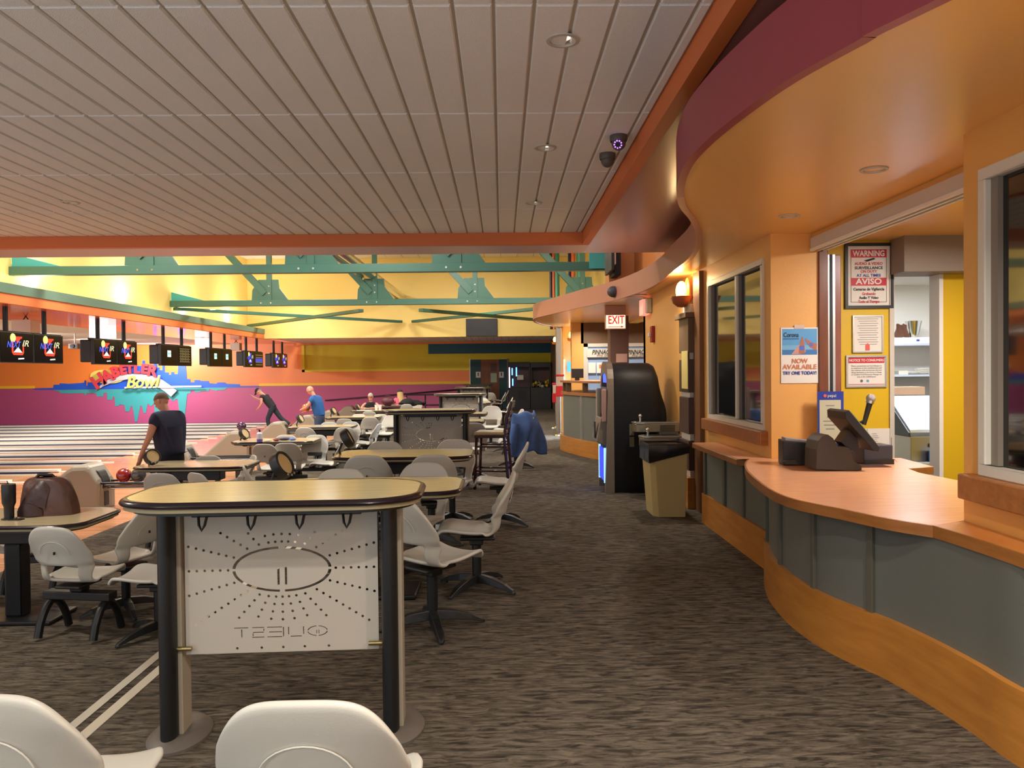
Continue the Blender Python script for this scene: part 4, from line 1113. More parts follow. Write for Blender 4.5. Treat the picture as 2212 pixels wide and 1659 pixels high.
def poly2(t, nm, m, pts, d): 
    mb = MB(); mb.add([(a, -d, b) for a, b in pts], [tuple(range(len(pts)))]); return mb.build(nm, m, t, fix=False)

# beer poster on the pier
t, W_, H_ = panel_thing('poster', 'beach themed poster reading NOW AVAILABLE on the peach pier', 'poster', 1687, 707, 1767, 828, YP - .004, M_PAPER)
M_SKYB = mat('print_sky', (92, 160, 210), .5, var=.2, vscale=5); 
rect(t, 'picture', M_SKYB, .01, W_ - .01, H_ * .51, H_ - .012, .0035)
rect(t, 'picture_sea', mat('print_sea', (60, 120, 180), .5), .01, W_ - .01, H_ * .51, H_ * .60, .004)
rect(t, 'picture_band', mat('print_band', (120, 178, 214), .5), .01, W_ - .01, H_ * .60, H_ * .68, .004)
poly2(t, 'hand_print', mat('print_skin', (206, 150, 134), .5), [(W_ * .28, H_ * .52), (W_ * .5, H_ * .70), (W_ * .62, H_ * .74), (W_ * .66, H_ * .56), (W_ * .52, H_ * .52)], .0045)
poly2(t, 'bottle_print', mat('print_amber', (176, 108, 84), .5), [(W_ * .47, H_ * .53), (W_ * .64, H_ * .53), (W_ * .62, H_ * .72), (W_ * .59, H_ * .83), (W_ * .56, H_ * .83), (W_ * .51, H_ * .72)], .005)
poly2(t, 'bottle_print', mat('print_amber', (176, 108, 84), .5), [(W_ * .95, H_ * .58), (W_ * .97, H_ * .70), (W_ * .80, H_ * .74), (W_ * .66, H_ * .80), (W_ * .65, H_ * .77), (W_ * .78, H_ * .64)], .005)
rect(t, 'bottle_label', mat('print_label', (90, 108, 190), .5), W_ * .49, W_ * .63, H_ * .59, H_ * .67, .0054)
rect(t, 'bottle_label', mat('print_label', (90, 108, 190), .5), W_ * .76, W_ * .86, H_ * .66, H_ * .72, .0054)
line(t, 'Corona', W_ * .27, H_ * .865, .055, M_INK, width=W_ * .40)
rect(t, 'fine_print', mat('print_blue2', (56, 110, 160), .5), W_ * .06, W_ * .48, H_ * .785, H_ * .81, .0052)
M_PORANGE = mat('print_orange', (214, 128, 84), .5)
line(t, 'NOW', W_ * .5, H_ * .395, .055, M_PORANGE, width=W_ * .42, bold=.001)
line(t, 'AVAILABLE', W_ * .5, H_ * .29, .055, M_PORANGE, width=W_ * .92, bold=.001)
line(t, 'TRY ONE TODAY!', W_ * .5, H_ * .18, .038, M_BLUEI, width=W_ * .90, bold=.001)
rect(t, 'tape', mat('tape', (216, 190, 176), .3), W_ * .36, W_ * .62, H_ - .012, H_ + .022, .0058)

# signs on the yellow booth wall
t, W_, H_ = panel_thing('warning_sign', 'black framed red and white WARNING sign about audio and video surveillance', 'sign', 1824, 525, 1928, 667, YB - .004, M_PAPER, frame=M_BLACKP, fw=.026, depth=.02)
g = .055; rd = mat('sign_red2', (200, 30, 46), .5)
MB().box(g, W_ - g, -.0052, -.005, g, g + .004).box(g, W_ - g, -.0052, -.005, H_ - g - .004, H_ - g).box(g, g + .004, -.0052, -.005, g, H_ - g).box(W_ - g - .004, W_ - g, -.0052, -.005, g, H_ - g).build('border', M_INK, t)
rect(t, 'band', rd, g, W_ - g, H_ * .78, H_ * .90); rect(t, 'band', rd, g, W_ - g, H_ * .35, H_ * .47)
line(t, 'WARNING', W_ * .5, H_ * .838, .07, M_WHITE, .0075, W_ * .66, .002); line(t, 'AVISO', W_ * .5, H_ * .41, .07, M_WHITE, .0075, W_ * .54, .002)
for s, z, m_, wd in (('AUDIO & VIDEO', .685, M_RED, .58), ('SURVEILLANCE', .62, M_INK, .58), ('ON DUTY', .565, M_RED, .34), ('AT ALL TIMES', .505, M_BLUEI, .50), ('Camaras de Vigilancia', .295, M_INK, .64), ('Grabando', .225, M_RED, .28), ('Audio Y Video', .165, M_INK, .40), ('Todo el Tiempo', .105, M_RED, .44)):
    line(t, s, W_ * .5, H_ * z, .034, m_, width=W_ * wd, bold=.0008)
poly2(t, 'camera_print', M_INK, [(W_ * .40, H_ * .735), (W_ * .60, H_ * .775), (W_ * .64, H_ * .755), (W_ * .46, H_ * .715)], .0078)
t, W_, H_ = panel_thing('certificate', 'upright framed white certificate with small print between the two bigger signs', 'sign', 1841, 681, 1907, 762, YB - .004, M_PAPER, frame=M_ALU, fw=.012, depth=.014)
for k in range(12): rect(t, 'print_line', mat('print_gray', (120, 116, 118), .6), W_ * (.16 + .04 * (k % 3)), W_ * (.84 - .04 * (k % 2)), H_ * (.90 - k * .062), H_ * (.905 - k * .062 + .006))
poly2(t, 'red_seal', mat('seal_red', (226, 96, 84), .5), [(W_ * .42, H_ * .06), (W_ * .56, H_ * .06), (W_ * .56, H_ * .20), (W_ * .49, H_ * .26), (W_ * .42, H_ * .20)], .0065)
t, W_, H_ = panel_thing('notice_sign', 'silver framed NOTICE TO CONSUMERS sign with a red heading', 'sign', 1827, 767, 1915, 837, YB - .004, M_PAPER, frame=M_ALU, fw=.016, depth=.014)
rect(t, 'band', rd, .022, W_ - .022, H_ * .76, H_ * .93); rect(t, 'band', rd, .022, W_ - .022, H_ * .085, H_ * .10)
line(t, 'NOTICE TO CONSUMERS', W_ * .5, H_ * .84, .03, M_WHITE, .0072, W_ * .84, .0006)
for k, s in enumerate(('Please communicate any food allergies to', 'an employee of this establishment and', 'that employee shall communicate this food', 'allergy information to the Person in Charge', 'or Certified Food Protection Manager on', 'duty at this establishment')):
    line(t, s, W_ * .5, H_ * (.67 - k * .068), .016, mat('print_gray', (120, 116, 118), .6), width=W_ * (.74 if k < 5 else .46))
poly2(t, 'seal', mat('seal_gray', (96, 96, 112), .5), [(W_ * (.38 + .035 * math.cos(a * PI / 4)), H_ * (.20 + .045 * math.sin(a * PI / 4))) for a in range(8)], .0068)
rect(t, 'logo', mat('logo_blue', (90, 160, 210), .5), W_ * .50, W_ * .56, H_ * .165, H_ * .235)
# loose papers on the wall above the counter
t, W_, H_ = panel_thing('papers', 'pinned white papers hanging behind the cash terminal', 'paper', 1816, 925, 1930, 985, YB - .01, M_PAPER)
for k in range(9): rect(t, 'print_line', mat('print_gray', (120, 116, 118), .6), W_ * (.58), W_ * (.68 + .02 * (k % 3)), H_ * (.80 - k * .07), H_ * (.81 - k * .07))
rect(t, 'sheet_edge', mat('print_gray', (120, 116, 118), .6), W_ * .50, W_ * .505, 0, H_)

# things on the counter
p = at_z(1722, 1005, ZC)
t = thing('receipt_printer', 'small black box printer at the foot of the blue menu holder', 'printer', (p.x, p.y, ZC), math.radians(-8))
MB().prism([(-.11, 0), (.11, 0), (.11, .175), (-.11, .195)], -.02, .16, 'y').build('case', M_BLACKP, t, bevel=.008)
MB().prism([(-.09, .185), (.10, .172), (.10, .19), (-.09, .215)], .0, .13, 'y').build('paper_cover', mat('cover_gray', (150, 144, 140), .4), t, bevel=.004)
MB().box(-.13, -.02, -.05, -.02, .03, .045).box(-.10, -.01, -.04, -.02, .01, .03).build('paper_slot', mat('slot_brown', (60, 52, 44), .4), t)
p = at_z(1729, 975, ZC)
t = thing('menu_holder', 'upright acrylic menu holder with a blue border, behind the small black printer', 'sign', (p.x - .0, 6.36, ZC), math.radians(-4))
box('card', M_BLUEI, -.105, .105, -.003, .003, .07, .56, t); rect(t, 'menu_sheet', mat('menu_sheet', (196, 192, 160), .35), -.090, .082, .135, .49, .005)
line(t, 'pepsi', .01, .525, .034, M_WHITE, .006); poly2(t, 'logo', mat('seal_red', (226, 96, 84), .5), [(-.045 + .014 * math.cos(a * PI / 4), .525 + .014 * math.sin(a * PI / 4)) for a in range(8)], .006)
line(t, 'LIVE FOR NOW', .0, .10, .024, M_WHITE, .006, .15, .0008)
for k, wd in enumerate((.07, .0, .045, .05, .11, .10, .07)):
    if wd: rect(t, 'print_line', mat('print_gray', (120, 116, 118), .6), -.005 - wd / 2, -.005 + wd / 2, .44 - k * .032, .447 - k * .032, .0055)
box('stand_foot', mat('acrylic', (220, 220, 220), .1), -.11, .11, -.05, .05, 0, .01, t); box('stand_back', mat('acrylic', (220, 220, 220), .1), -.105, .105, .003, .007, .0, .56, t)
# terminal: profile in the picture plane pushed back in depth
YT = 5.62
def prof(pix, Y): return [(at_y(a, b, Y).x, at_y(a, b, Y).z) for a, b in pix]
t = thing('cash_terminal', 'black touchscreen cash terminal with a tilted screen on the counter', 'terminal', (0, 0, 0))
pr = prof([(1763, 1004), (1764, 962), (1768, 943), (1778, 932), (1789, 929), (1800, 937), (1810, 953), (1834, 956), (1841, 966), (1845, 985), (1862, 998), (1862, 1006), (1840, 1008)], YT)
dz = min(z for x, z in pr) - ZC; pr = [(x, z - dz) for x, z in pr]
MB().prism(pr, YT, YT + .22, 'y').build('base_housing', mat('terminal_gray', (62, 56, 52), .5), t, bevel=.006)
pr = prof([(1821, 889), (1829, 885), (1895, 965), (1893, 975), (1884, 974), (1822, 905)], YT - .02)
MB().prism(pr, YT - .06, YT + .26, 'y').build('screen_housing', M_BLACKP, t, bevel=.005)
a, b = at_y(1833, 892, YT), at_y(1892, 966, YT)
MB().add([(a.x + .004, YT - .04, a.z + .008), (b.x + .006, YT - .04, b.z + .008), (b.x + .006, YT + .24, b.z + .008), (a.x + .004, YT + .24, a.z + .008)], [(0, 1, 2, 3)]).build('touch_screen', mat('touch_glow', (170, 170, 120), .2, emit=(190, 190, 130), estr=.5), t)
pr = prof([(1840, 930), (1858, 950), (1862, 975), (1842, 975), (1822, 956)], YT)
MB().prism(pr, YT + .04, YT + .16, 'y').build('neck', M_BLACKP, t)
p = at_z(1880, 1000, ZC)
t = thing('card_box', 'low dark box behind the tilted screen', 'box', (p.x, 6.05, ZC), .1)
MB().box(-.11, .13, -.06, .12, 0, .15).build('case', mat('box_slate', (58, 56, 62), .5), t, bevel=.008); box('front_lip', M_BLACKP, -.11, .13, -.075, -.06, .0, .04, t)
p = at_y(1873, 900, 5.75)
t = thing('microphone', 'handheld microphone with a silver ball clipped above the terminal', 'microphone', (p.x, 5.75, p.z))
MB().cyl((-.025, 0, -.06), (.02, 0, .10), .016, 14, .022).build('handle', M_BLACKP, t); MB().ball((.028, 0, .135), .034, 18).build('grille', mat('mic_mesh', (170, 166, 164), .5, metal=.5, bump=.6, bscale=400), t)
MB().cyl((.018, 0, .098), (.024, 0, .118), .030, 18).build('collar', M_CHROME, t); MB().tube([(-.02, 0, -.03), (-.07, 0, -.05), (-.12, .02, -.02)], .010, 8).build('clip_arm', M_BLACK, t)
p = at_z(1926, 1000, ZC)
t = thing('bill_spike', 'thin chrome bill spike on three feet near the notch of the counter', 'spike', (p.x, p.y, ZC))
mb = MB(); mb.cyl((0, 0, .015), (0, 0, .20), .0025, 6)
for k in range(3): a = 2 * PI * k / 3 + .3; mb.tube([(0, 0, .022), (.03 * math.cos(a), .03 * math.sin(a), .025), (.055 * math.cos(a), .055 * math.sin(a), .004)], .003, 6)
mb.build('wire', M_CHROME, t)
p = at_z(1840, 1004, ZC); tag(box('rubber_mat', mat('mat_brown', (78, 46, 36), .6), p.x - .10, p.x + .22, p.y - .18, p.y + .05, ZC, ZC + .004), 'thin dark mat under the cash terminal', 'mat')

# kitchen seen through the doorway
for i, (z, lab) in enumerate(((1.90, 'upper steel kitchen shelf holding the flat box and metal cup'), (1.515, 'lower steel kitchen shelf holding the plates'))):
    t = thing('kitchen_shelf', lab, 'shelf', (0, 0, z), 0, 'steel shelves on the kitchen wall')
    box('board', mat('steel_bright', (206, 212, 224), .3, metal=.6), 3.6, 7.0, 9.60, 9.98, -.03, 0, t, .004); box('bracket', M_STEEL, 4.2, 4.24, 9.65, 9.98, -.2, -.03, t); box('bracket', M_STEEL, 6.2, 6.24, 9.65, 9.98, -.2, -.03, t)
p = at_y(1966, 736, 9.75)
t = thing('flat_carton', 'flat white carton on the upper kitchen shelf', 'box', (p.x - .32, 9.7, 1.90)); box('carton', M_WHITE, 0, .62, -.08, .15, 0, .075, t, .003); rect(t, 'logo', M_BLUEI, .33, .37, .025, .05, .081)
p = at_y(1973, 720, 9.75)
t = thing('metal_cup', 'shiny tapered metal cup on the flat carton', 'cup', (p.x, 9.75, 1.975)); MB().lathe([(0, 0), (.055, 0), (.10, .21), (.094, .21), (.05, .01)], n=24).build('cup', M_CHROME, t)
p = at_y(1945, 718, 9.75)
t = thing('snack_bag', 'crumpled brown snack bag on the flat carton', 'bag', (p.x, 9.72, 1.975)); mb = MB(); mb.grid(lambda u, v: ((-.1 + .2 * u) * (1 - .35 * v), .05 * math.sin(PI * u) * (1 - v) + .012 * math.sin(9 * u + 7 * v) , .17 * v + .01 * math.sin(11 * u)), 8, 8); mb.build('bag', mat('bag_brown', (96, 62, 48), .35), t)
for i, (px, r, h, lab) in enumerate(((1992, .085, .075, 'taller stack of white plates on the lower kitchen shelf'), (1968, .10, .03, 'low stack of white plates on the lower kitchen shelf'), (1942, .07, .045, 'beige box beside the plates on the lower kitchen shelf'))):
    p = at_y(px, 800, 9.75)
    if i < 2:
        t = thing('plate_stack', lab, 'plates', (p.x, 9.75, 1.515), 0, 'plates on the lower kitchen shelf')
        n_ = 5 if i == 0 else 2
        for k in range(n_): MB().lathe([(0, k * h / n_), (r * .7, k * h / n_), (r, k * h / n_ + h / n_ * .8), (r * .98, k * h / n_ + h / n_), (0, k * h / n_ + .004)], n=24).build('plate', M_WHITE, t)
    else:
        tag(box('small_box', M_OFFW, p.x - .05, p.x + .07, 9.66, 9.8, 1.515, 1.56), lab, 'box')
a = at_y(1936, 857, 8.6)
t = thing('prep_table', 'stainless prep cabinet with a bright sloping lid behind the doorway', 'cabinet', (a.x, 8.3, 0))
box('body', M_STEEL, 0, 1.6, 0, .75, .08, .86, t, .01); box('underside', mat('steel_dark', (80, 82, 84), .4, metal=.7), .02, 1.58, .02, .7, 0.0, .08, t)
MB().hexa([(0, 0, .90), (1.6, 0, .90), (1.6, .5, 1.26), (0, .5, 1.26), (0, .01, .93), (1.6, .01, .93), (1.6, .48, 1.28), (0, .48, 1.28)]).build('lid', mat('lid_steel', (214, 222, 236), .22, metal=.5), t)
MB().prism([(0, .86), (.6, .86), (.6, 1.26), (.5, 1.26), (0, .9)], -.02, 0, 'x').build('side_cheek', mat('steel_dark', (80, 82, 84), .4, metal=.7), t)
for x in (.22, .48): MB().cyl((x, -.02, .76), (x, 0, .76), .025, 14).build('knob', M_BLACKP, t)
box('cutting_shelf', mat('lid_steel', (214, 222, 236), .22, metal=.5), -.0, 1.6, -.16, 0, .56, .59, t, .004)
tag(box('foil_carton', mat('carton_blue', (40, 106, 196), .5), a.x + .18, a.x + .62, 8.16, 8.28, .592, .70), 'blue and white foil carton standing on the kitchen cutting shelf', 'box')
tag(box('cardboard_box', mat('cardboard', (214, 176, 148), .6), a.x + .02, a.x + .42, 8.78, 9.02, 1.29, 1.38), 'flat pinkish cardboard box lying on the prep cabinet', 'box')

# recessed can fittings (ring, reflector)
def can_fit(p, z, label, r=.085, grp='recessed can lights in the tile ceiling', lit=True):
    t = thing('ceiling_light', label, 'ceiling light', (p.x, p.y, z), 0, grp)
    MB().lathe([(r * .74, .0), (r * .78, -.006), (r, -.004), (r * 1.02, .001)], n=30).build('trim_ring', mat('can_ring', (190, 184, 172), .45), t)
    MB().lathe([(r * .76, -.002), (r * .70, .02), (r * .5, .03)], n=30).build('reflector', mat('can_reflector', (190, 190, 176), .25, metal=.6), t)
    MB().lathe([(0, .012), (r * .45, .012)], n=20).build('lamp', mat('can_glow', (255, 240, 210), .5, emit=(255, 236, 200), estr=2.2 if lit else .3), t)
for (px, py), lab in zip(CANS, ('recessed can light in the tile ceiling, the largest one', 'recessed can light in the tile ceiling next to the dome cameras', 'small recessed can light near the orange fascia, in line with the dome cameras', 'recessed can light alone in the far tiles above the monitors')):
    can_fit(at_z(px, py, ZT), ZT - .001, lab)
for px, py, lab in ((1888, 366, 'recessed light in the gold soffit, the bigger one above the serving opening'), (1705, 466, 'recessed light in the gold soffit above the poster pier')):
    can_fit(at_z(px, py, 2.725), 2.723, lab, .075, 'recessed lights in the gold soffit')
# dome cameras
def dome(px, py, z, label, led):
    p = at_z(px, py, z); t = thing('dome_camera', label, 'camera', (p.x, p.y, z), 0, 'dome cameras on the tile ceiling')
    m = mat('camera_gray', (88, 80, 74), .5)
    MB().lathe([(0, 0), (.062, 0), (.064, -.03), (.058, -.045)], n=26).build('mount', m, t); MB().ball((0, -.008, -.055), .052, 24, (1, 1, 1.05)).build('eyeball', m, t)
    if led:
        mb = MB(); d = Vector((-.25, -.85, -.45)).normalized(); u = d.cross(Vector((0, 0, 1))).normalized(); w_ = d.cross(u); c = Vector((0, -.008, -.055)) + d * .0535
        for k in range(9): a = 2 * PI * k / 9; mb.ball(c + (u * math.cos(a) + w_ * math.sin(a)) * .026 - d * .006, .0055, 8)
        o = mb.build('infrared_leds', mat('led_violet', (190, 120, 255), .4, emit=(176, 110, 255), estr=3.0), t)
        mb = MB(); mb.cyl(c - d * .01, c + d * .001, .016, 16); mb.build('lens', M_INK, t)
dome(1336, 293, ZT, 'dome camera with a glowing violet ring beside the orange fascia', True)
dome(1312, 332, ZT, 'plain dome camera just beyond the glowing one', False)
p = at_y(1325, 620, 12.5)
t = thing('canopy_sensor', 'small dark dome on the salmon fascia of the canopy', 'camera', at_z(1329, 646.6, 2.725) + Vector((-.03, -.0, .12)))
MB().ball((0, 0, 0), .10, 18, (1, 1, .9)).build('dome', mat('sensor_gray', (76, 72, 76), .5), t)

# sconce and the panelled wall strip
t = thing('wall_pilaster', 'tall brown wall strip with pale blocks between dark panels, behind the trash can', 'pilaster', (0, 0, 0))
box('backboard', mat('strip_brown', (120, 78, 42), .5), 2.20, 2.25, 8.62, 8.90, 0, 2.70, t)
box('base_block', M_OAK, 2.12, 2.25, 8.88, 9.40, 0, .36, t, .005)
for z0, z1 in ((.44, .78), (.86, 1.28), (1.34, 1.72), (1.80, 2.20)):
    box('dark_panel', M_BROWND if z0 < 1.7 else M_BROWN, 2.14, 2.25, 8.90, 9.36, z0, z1, t, .004)
for z0, z1 in ((.36, .44), (.78, .86), (1.28, 1.34), (1.72, 1.80)):
    box('pale_block', M_OFFW, 2.16, 2.25, 8.92, 9.34, z0, z1, t, .004)
box('cap_block', M_BROWN, 2.10, 2.25, 8.86, 9.42, 2.20, 2.26, t, .004); box('pale_block', M_OFFW, 2.18, 2.25, 8.95, 9.30, 2.26, 2.36, t)
t = thing('wall_sconce', 'glowing egg-shaped wall sconce in a wooden half bowl at the top of the brown strip', 'lamp', (2.14, 9.12, 2.48))
MB().ball((.05, .02, .0), .12, 22, (.25, 1.0, 1.7)).build('back_plate', mat('sconce_gold', (196, 156, 74), .35), t)
MB().ball((-.02, 0, .045), .075, 22, (.9, .9, 1.55)).build('glass_shade', mat('sconce_glow', (255, 226, 150), .4, emit=(255, 206, 112), estr=5.0), t)
MB().lathe([(0, -.15), (.05, -.14), (.10, -.10), (.125, -.04), (.13, -.02), (.115, -.02), (.09, -.05), (0, -.09)], (-.02, 0, 0), n=24).build('bowl', mat('sconce_wood', (176, 96, 56), .4), t)
point('sconce_light', (2.06, 9.05, 2.62), 9, (1.0, .72, .36), .05)
# note papers on the strip
t = thing('yellow_notice', 'long yellow notice taped to the brown strip above the trash can', 'notice', (2.135, 9.0, 1.38)); box('sheet', mat('paper_yellow', (226, 204, 120), .7), -.003, .002, -.10, .20, 0, .44, t)
# water fountains
def fountain(x0, y0, z, label):
    t = thing('drinking_fountain', label, 'drinking fountain', (x0, y0, z), 0, 'steel drinking fountains on the wall')
    L_ = 2.24 - x0; w_ = .30
    ol = [(.0 + .14 - .14 * math.sin(PI * i / 12), w_ * .5 - w_ * .5 * math.cos(PI * i / 12)) for i in range(13)] + [(L_, w_), (L_, 0)]
    MB().prism(ol, -.135, -.03).build('body', mat('fountain_tan', (140, 130, 104), .35, metal=.5), t, bevel=.008)
    MB().prism([(x - .008 if x < .2 else x, y) for x, y in ol], -.03, -.006).build('rim', M_STEEL, t, bevel=.004)
    MB().prism([(.06 + .10 - .10 * math.sin(PI * i / 12) if 0 < i < 12 else .16, w_ * .5 - w_ * .40 * math.cos(PI * i / 12)) for i in range(13)] + [(L_ - .06, w_ * .9), (L_ - .06, w_ * .1)], -.006, -.003).build('basin', mat('basin_blue', (120, 124, 136), .12, metal=.9), t)
    MB().cyl((.10, .11, -.004), (.10, .11, .05), .015, 12).ball((.10, .11, .065), .024, 14, (1, 1, 1.2)).build('bubbler', M_CHROME, t)
    mb = MB(); 
    for k in range(7): mb.box(.33, L_ - .06, -.004, 0, -.12 + k * .012, -.115 + k * .012)
    mb.build('louver', M_BLACKP, t)
    MB().cyl((.10, -.006, -.08), (.10, .01, -.08), .022, 16).build('push_button', M_STEEL, t)
    box('wall_arm', M_STEEL, L_ - .25, L_, .06, w_ - .06, -.34, -.135, t)
fountain(1.66, 9.79, .95, 'higher steel drinking fountain beside the black kiosk')
fountain(1.69, 9.44, .80, 'lower steel drinking fountain right behind the trash can')
# trash can
t = thing('trash_can', 'slim beige trash can with a black liner folded over its rim', 'trash can', (1.80, 8.52, 0))
def frus(x0, x1, y0, y1, X0, X1, Y0_, Y1_, z0, z1, c=.05):
    def ring(a, b, d, e, z): return [(a + c, d, z), (b, d, z), (b, e, z), (a, e, z), (a, d + c * 1.4, z)]
    A_, B_ = ring(x0, x1, y0, y1, z0), ring(X0, X1, Y0_, Y1_, z1); n = 5
    return MB().add(A_ + B_, [tuple(range(n))[::-1], tuple(range(n, 2 * n))] + [(i, (i + 1) % n, n + (i + 1) % n, n + i) for i in range(n)])
frus(-.16, .18, -.12, .34, -.21, .20, -.15, .38, 0, .76).build('bin_body', mat('bin_beige', (186, 164, 108), .5), t, bevel=.006)
mb = MB(); n = 48
rng = random.Random(3)
def ringp(z, grow, wob):
    base = [(-.215, -.155), (.205, -.155), (.205, .385), (-.215, .385)]
    o = []
    per = [base[i] for i in range(4)]; tot = n
    for i in range(n):
        f = i / n * 4; k = int(f); u = f - k; a, b = per[k], per[(k + 1) % 4]
        x, y = a[0] + (b[0] - a[0]) * u, a[1] + (b[1] - a[1]) * u; cx_, cy_ = -.005, .115
        s_ = 1 + grow + wob * math.sin(i * 2.7 + z * 40) + rng.uniform(-wob, wob)
        low_ = (z if z > .7 else z + (.10 * (x + .2) / .4))
        o.append((cx_ + (x - cx_) * s_, cy_ + (y - cy_) * s_, low_))
    return o
rings = [ringp(.60, .035, .006), ringp(.66, .05, .012), ringp(.72, .045, .012), ringp(.78, .04, .008), ringp(.80, .02, .004), ringp(.79, -.05, .004), ringp(.72, -.06, .01)]
mb.smooth = True; mb.add([p for r_ in rings for p in r_], [(j * n + i, j * n + (i + 1) % n, (j + 1) * n + (i + 1) % n, (j + 1) * n + i) for j in range(6) for i in range(n)])
mb.add([(x * .93, y * .93 + .008, .775) for x, y in ((-.20, -.14), (.19, -.14), (.19, .37), (-.20, .37))], [(0, 1, 2, 3)]); mb.build('liner_bag', mat('bag_black', (16, 15, 15), .22, spec=.6), t)
# black kiosk with arched front
t = thing('arcade_kiosk', 'tall black arched kiosk with a gray bezel and blue lit panel, against the wall', 'machine', (1.36, 10.14, 0))
W_, HK = .74, 1.70
def arch_pts(w_, h, d=0.0, n=16, pw=.62):
    o = [(d, 0)]
    for i in range(n + 1):
        a = PI * i / n; c_, s_ = math.cos(a), math.sin(a)
        o.append((w_ / 2 - (w_ / 2 - d) * (abs(c_) ** pw) * (1 if c_ > 0 else -1), h - .42 + (.42 - d) * s_ ** .8))
    o.append((w_ - d, 0)); return o
mb = MB(); secs = [(.09, 1.0, 0), (.60, 1.0, 0), (.66, .985, .01), (.70, .93, .02), (.72, .86, .03), (.745, .80, .03), (.80, .70, .04)]
vs_ = []; ap = arch_pts(W_, HK); m_ = len(ap); mb.smooth = True
for x_, s_, d_ in secs: vs_ += [(x_, a, b * s_) for a, b in arch_pts(W_, HK, d_)]
fs = [tuple(range(m_)), tuple((len(secs) - 1) * m_ + i for i in range(m_))[::-1]] + [(j * m_ + i, j * m_ + (i + 1) % m_, (j + 1) * m_ + (i + 1) % m_, (j + 1) * m_ + i) for j in range(len(secs) - 1) for i in range(m_)]
mb.add(vs_, fs).build('cabinet', mat('kiosk_black', (18, 18, 20), .5, spec=.4, bump=.08, bscale=120), t, bevel=.004)
def lean(x, z): return x - .0 - (.07 * max(0, (1.1 - z)) if z > .5 else .04)
o_, i_ = arch_pts(W_, HK + .015, -.008), arch_pts(W_, HK - .06, .075)
mb = MB(); vs_ = []
for P_ in (o_, i_):
    for x_ in (.02, .10): vs_ += [(lean(x_, b) if x_ < .05 else x_, a, b) for a, b in P_]
m_ = len(o_); fs = []
for i in range(m_ - 1):
    fs += [(i, i + 1, m_ + i + 1, m_ + i), (2 * m_ + i, 3 * m_ + i, 3 * m_ + i + 1, 2 * m_ + i + 1), (i, 2 * m_ + i, 2 * m_ + i + 1, i + 1), (m_ + i, m_ + i + 1, 3 * m_ + i + 1, 3 * m_ + i)]
mb.smooth = False; mb.add(vs_, fs).build('front_bezel', mat('kiosk_gray', (140, 130, 116), .38, metal=.3), t)
box('blue_topper', mat('kiosk_blue', (60, 90, 250), .3, emit=(50, 84, 250), estr=2.0), .03, .06, .20, .54, 1.44, 1.60, t)
box('display_screen', mat('kiosk_screen', (60, 50, 46), .2, emit=(120, 104, 84), estr=.25), .01, .05, .10, .64, 1.02, 1.38, t, .006)
box('side_grip', mat('kiosk_pink', (180, 144, 134), .4), -.05, .02, .02, .09, .92, 1.36, t, .02); box('side_grip', mat('kiosk_gray2', (190, 178, 160), .4), -.05, .02, .65, .72, .92, 1.36, t, .02)
MB().prism([(-.12, .66), (.02, .60), (.05, .96), (-.06, .98)], .08, .66, 'y').build('button_shelf', mat('kiosk_gray', (140, 130, 116), .38, metal=.3), t, bevel=.01)
box('coin_panel', M_INK, -.125, -.115, .22, .34, .70, .92, t)
box('lower_panel', mat('kiosk_blue2', (44, 60, 220), .3, emit=(44, 60, 220), estr=1.6), -.02, .0, .10, .62, .14, .56, t)
MB().box(-.025, .0, .07, .10, .12, .58).box(-.025, .0, .62, .65, .12, .58).build('light_strip', mat('kiosk_ice', (170, 220, 240), .3, emit=(150, 210, 245), estr=1.6), t)
for x_, z0, z1 in ((.30, .75, .90), (.30, .60, .73)): box('sticker', mat('sticker_tan', (120, 110, 84), .5), x_, x_ + .06, -.003, .0, z0, z1, t)
# exit sign
p0, p1 = at_y(1308, 711, 13.4), at_y(1352, 679, 13.4)
t = thing('exit_sign', 'lit white exit sign with red letters and an arrow, hung under the canopy', 'exit sign', (p0.x, 13.4, p0.z))
Wd, Hd = p1.x - p0.x, p1.z - p0.z
box('sign_body', mat('exit_body', (220, 180, 150), .5), 0, Wd, 0, .08, 0, Hd, t, .006)
rect(t, 'lit_face', mat('exit_face', (255, 246, 230), .5, emit=(255, 226, 200), estr=1.1), .012, Wd - .012, .012, Hd - .012, .002)
MR = mat('exit_red', (220, 24, 30), .5, emit=(220, 20, 24), estr=.7)
line(t, 'EXIT', Wd * .52, Hd * .60, .20, MR, .004, Wd * .78, .002)
MB().add([(Wd * .12, -.005, Hd * .13), (Wd * .76, -.005, Hd * .13), (Wd * .76, -.005, Hd * .09), (Wd * .90, -.005, Hd * .155), (Wd * .76, -.005, Hd * .22), (Wd * .76, -.005, Hd * .17), (Wd * .12, -.005, Hd * .17)], [(0, 1, 5, 6), (2, 3, 4)]).build('arrow', MR, t, fix=False)
box('canopy_box', M_SALMON, 0, Wd, 0, .08, Hd + .005, 2.72 - p0.z, t)
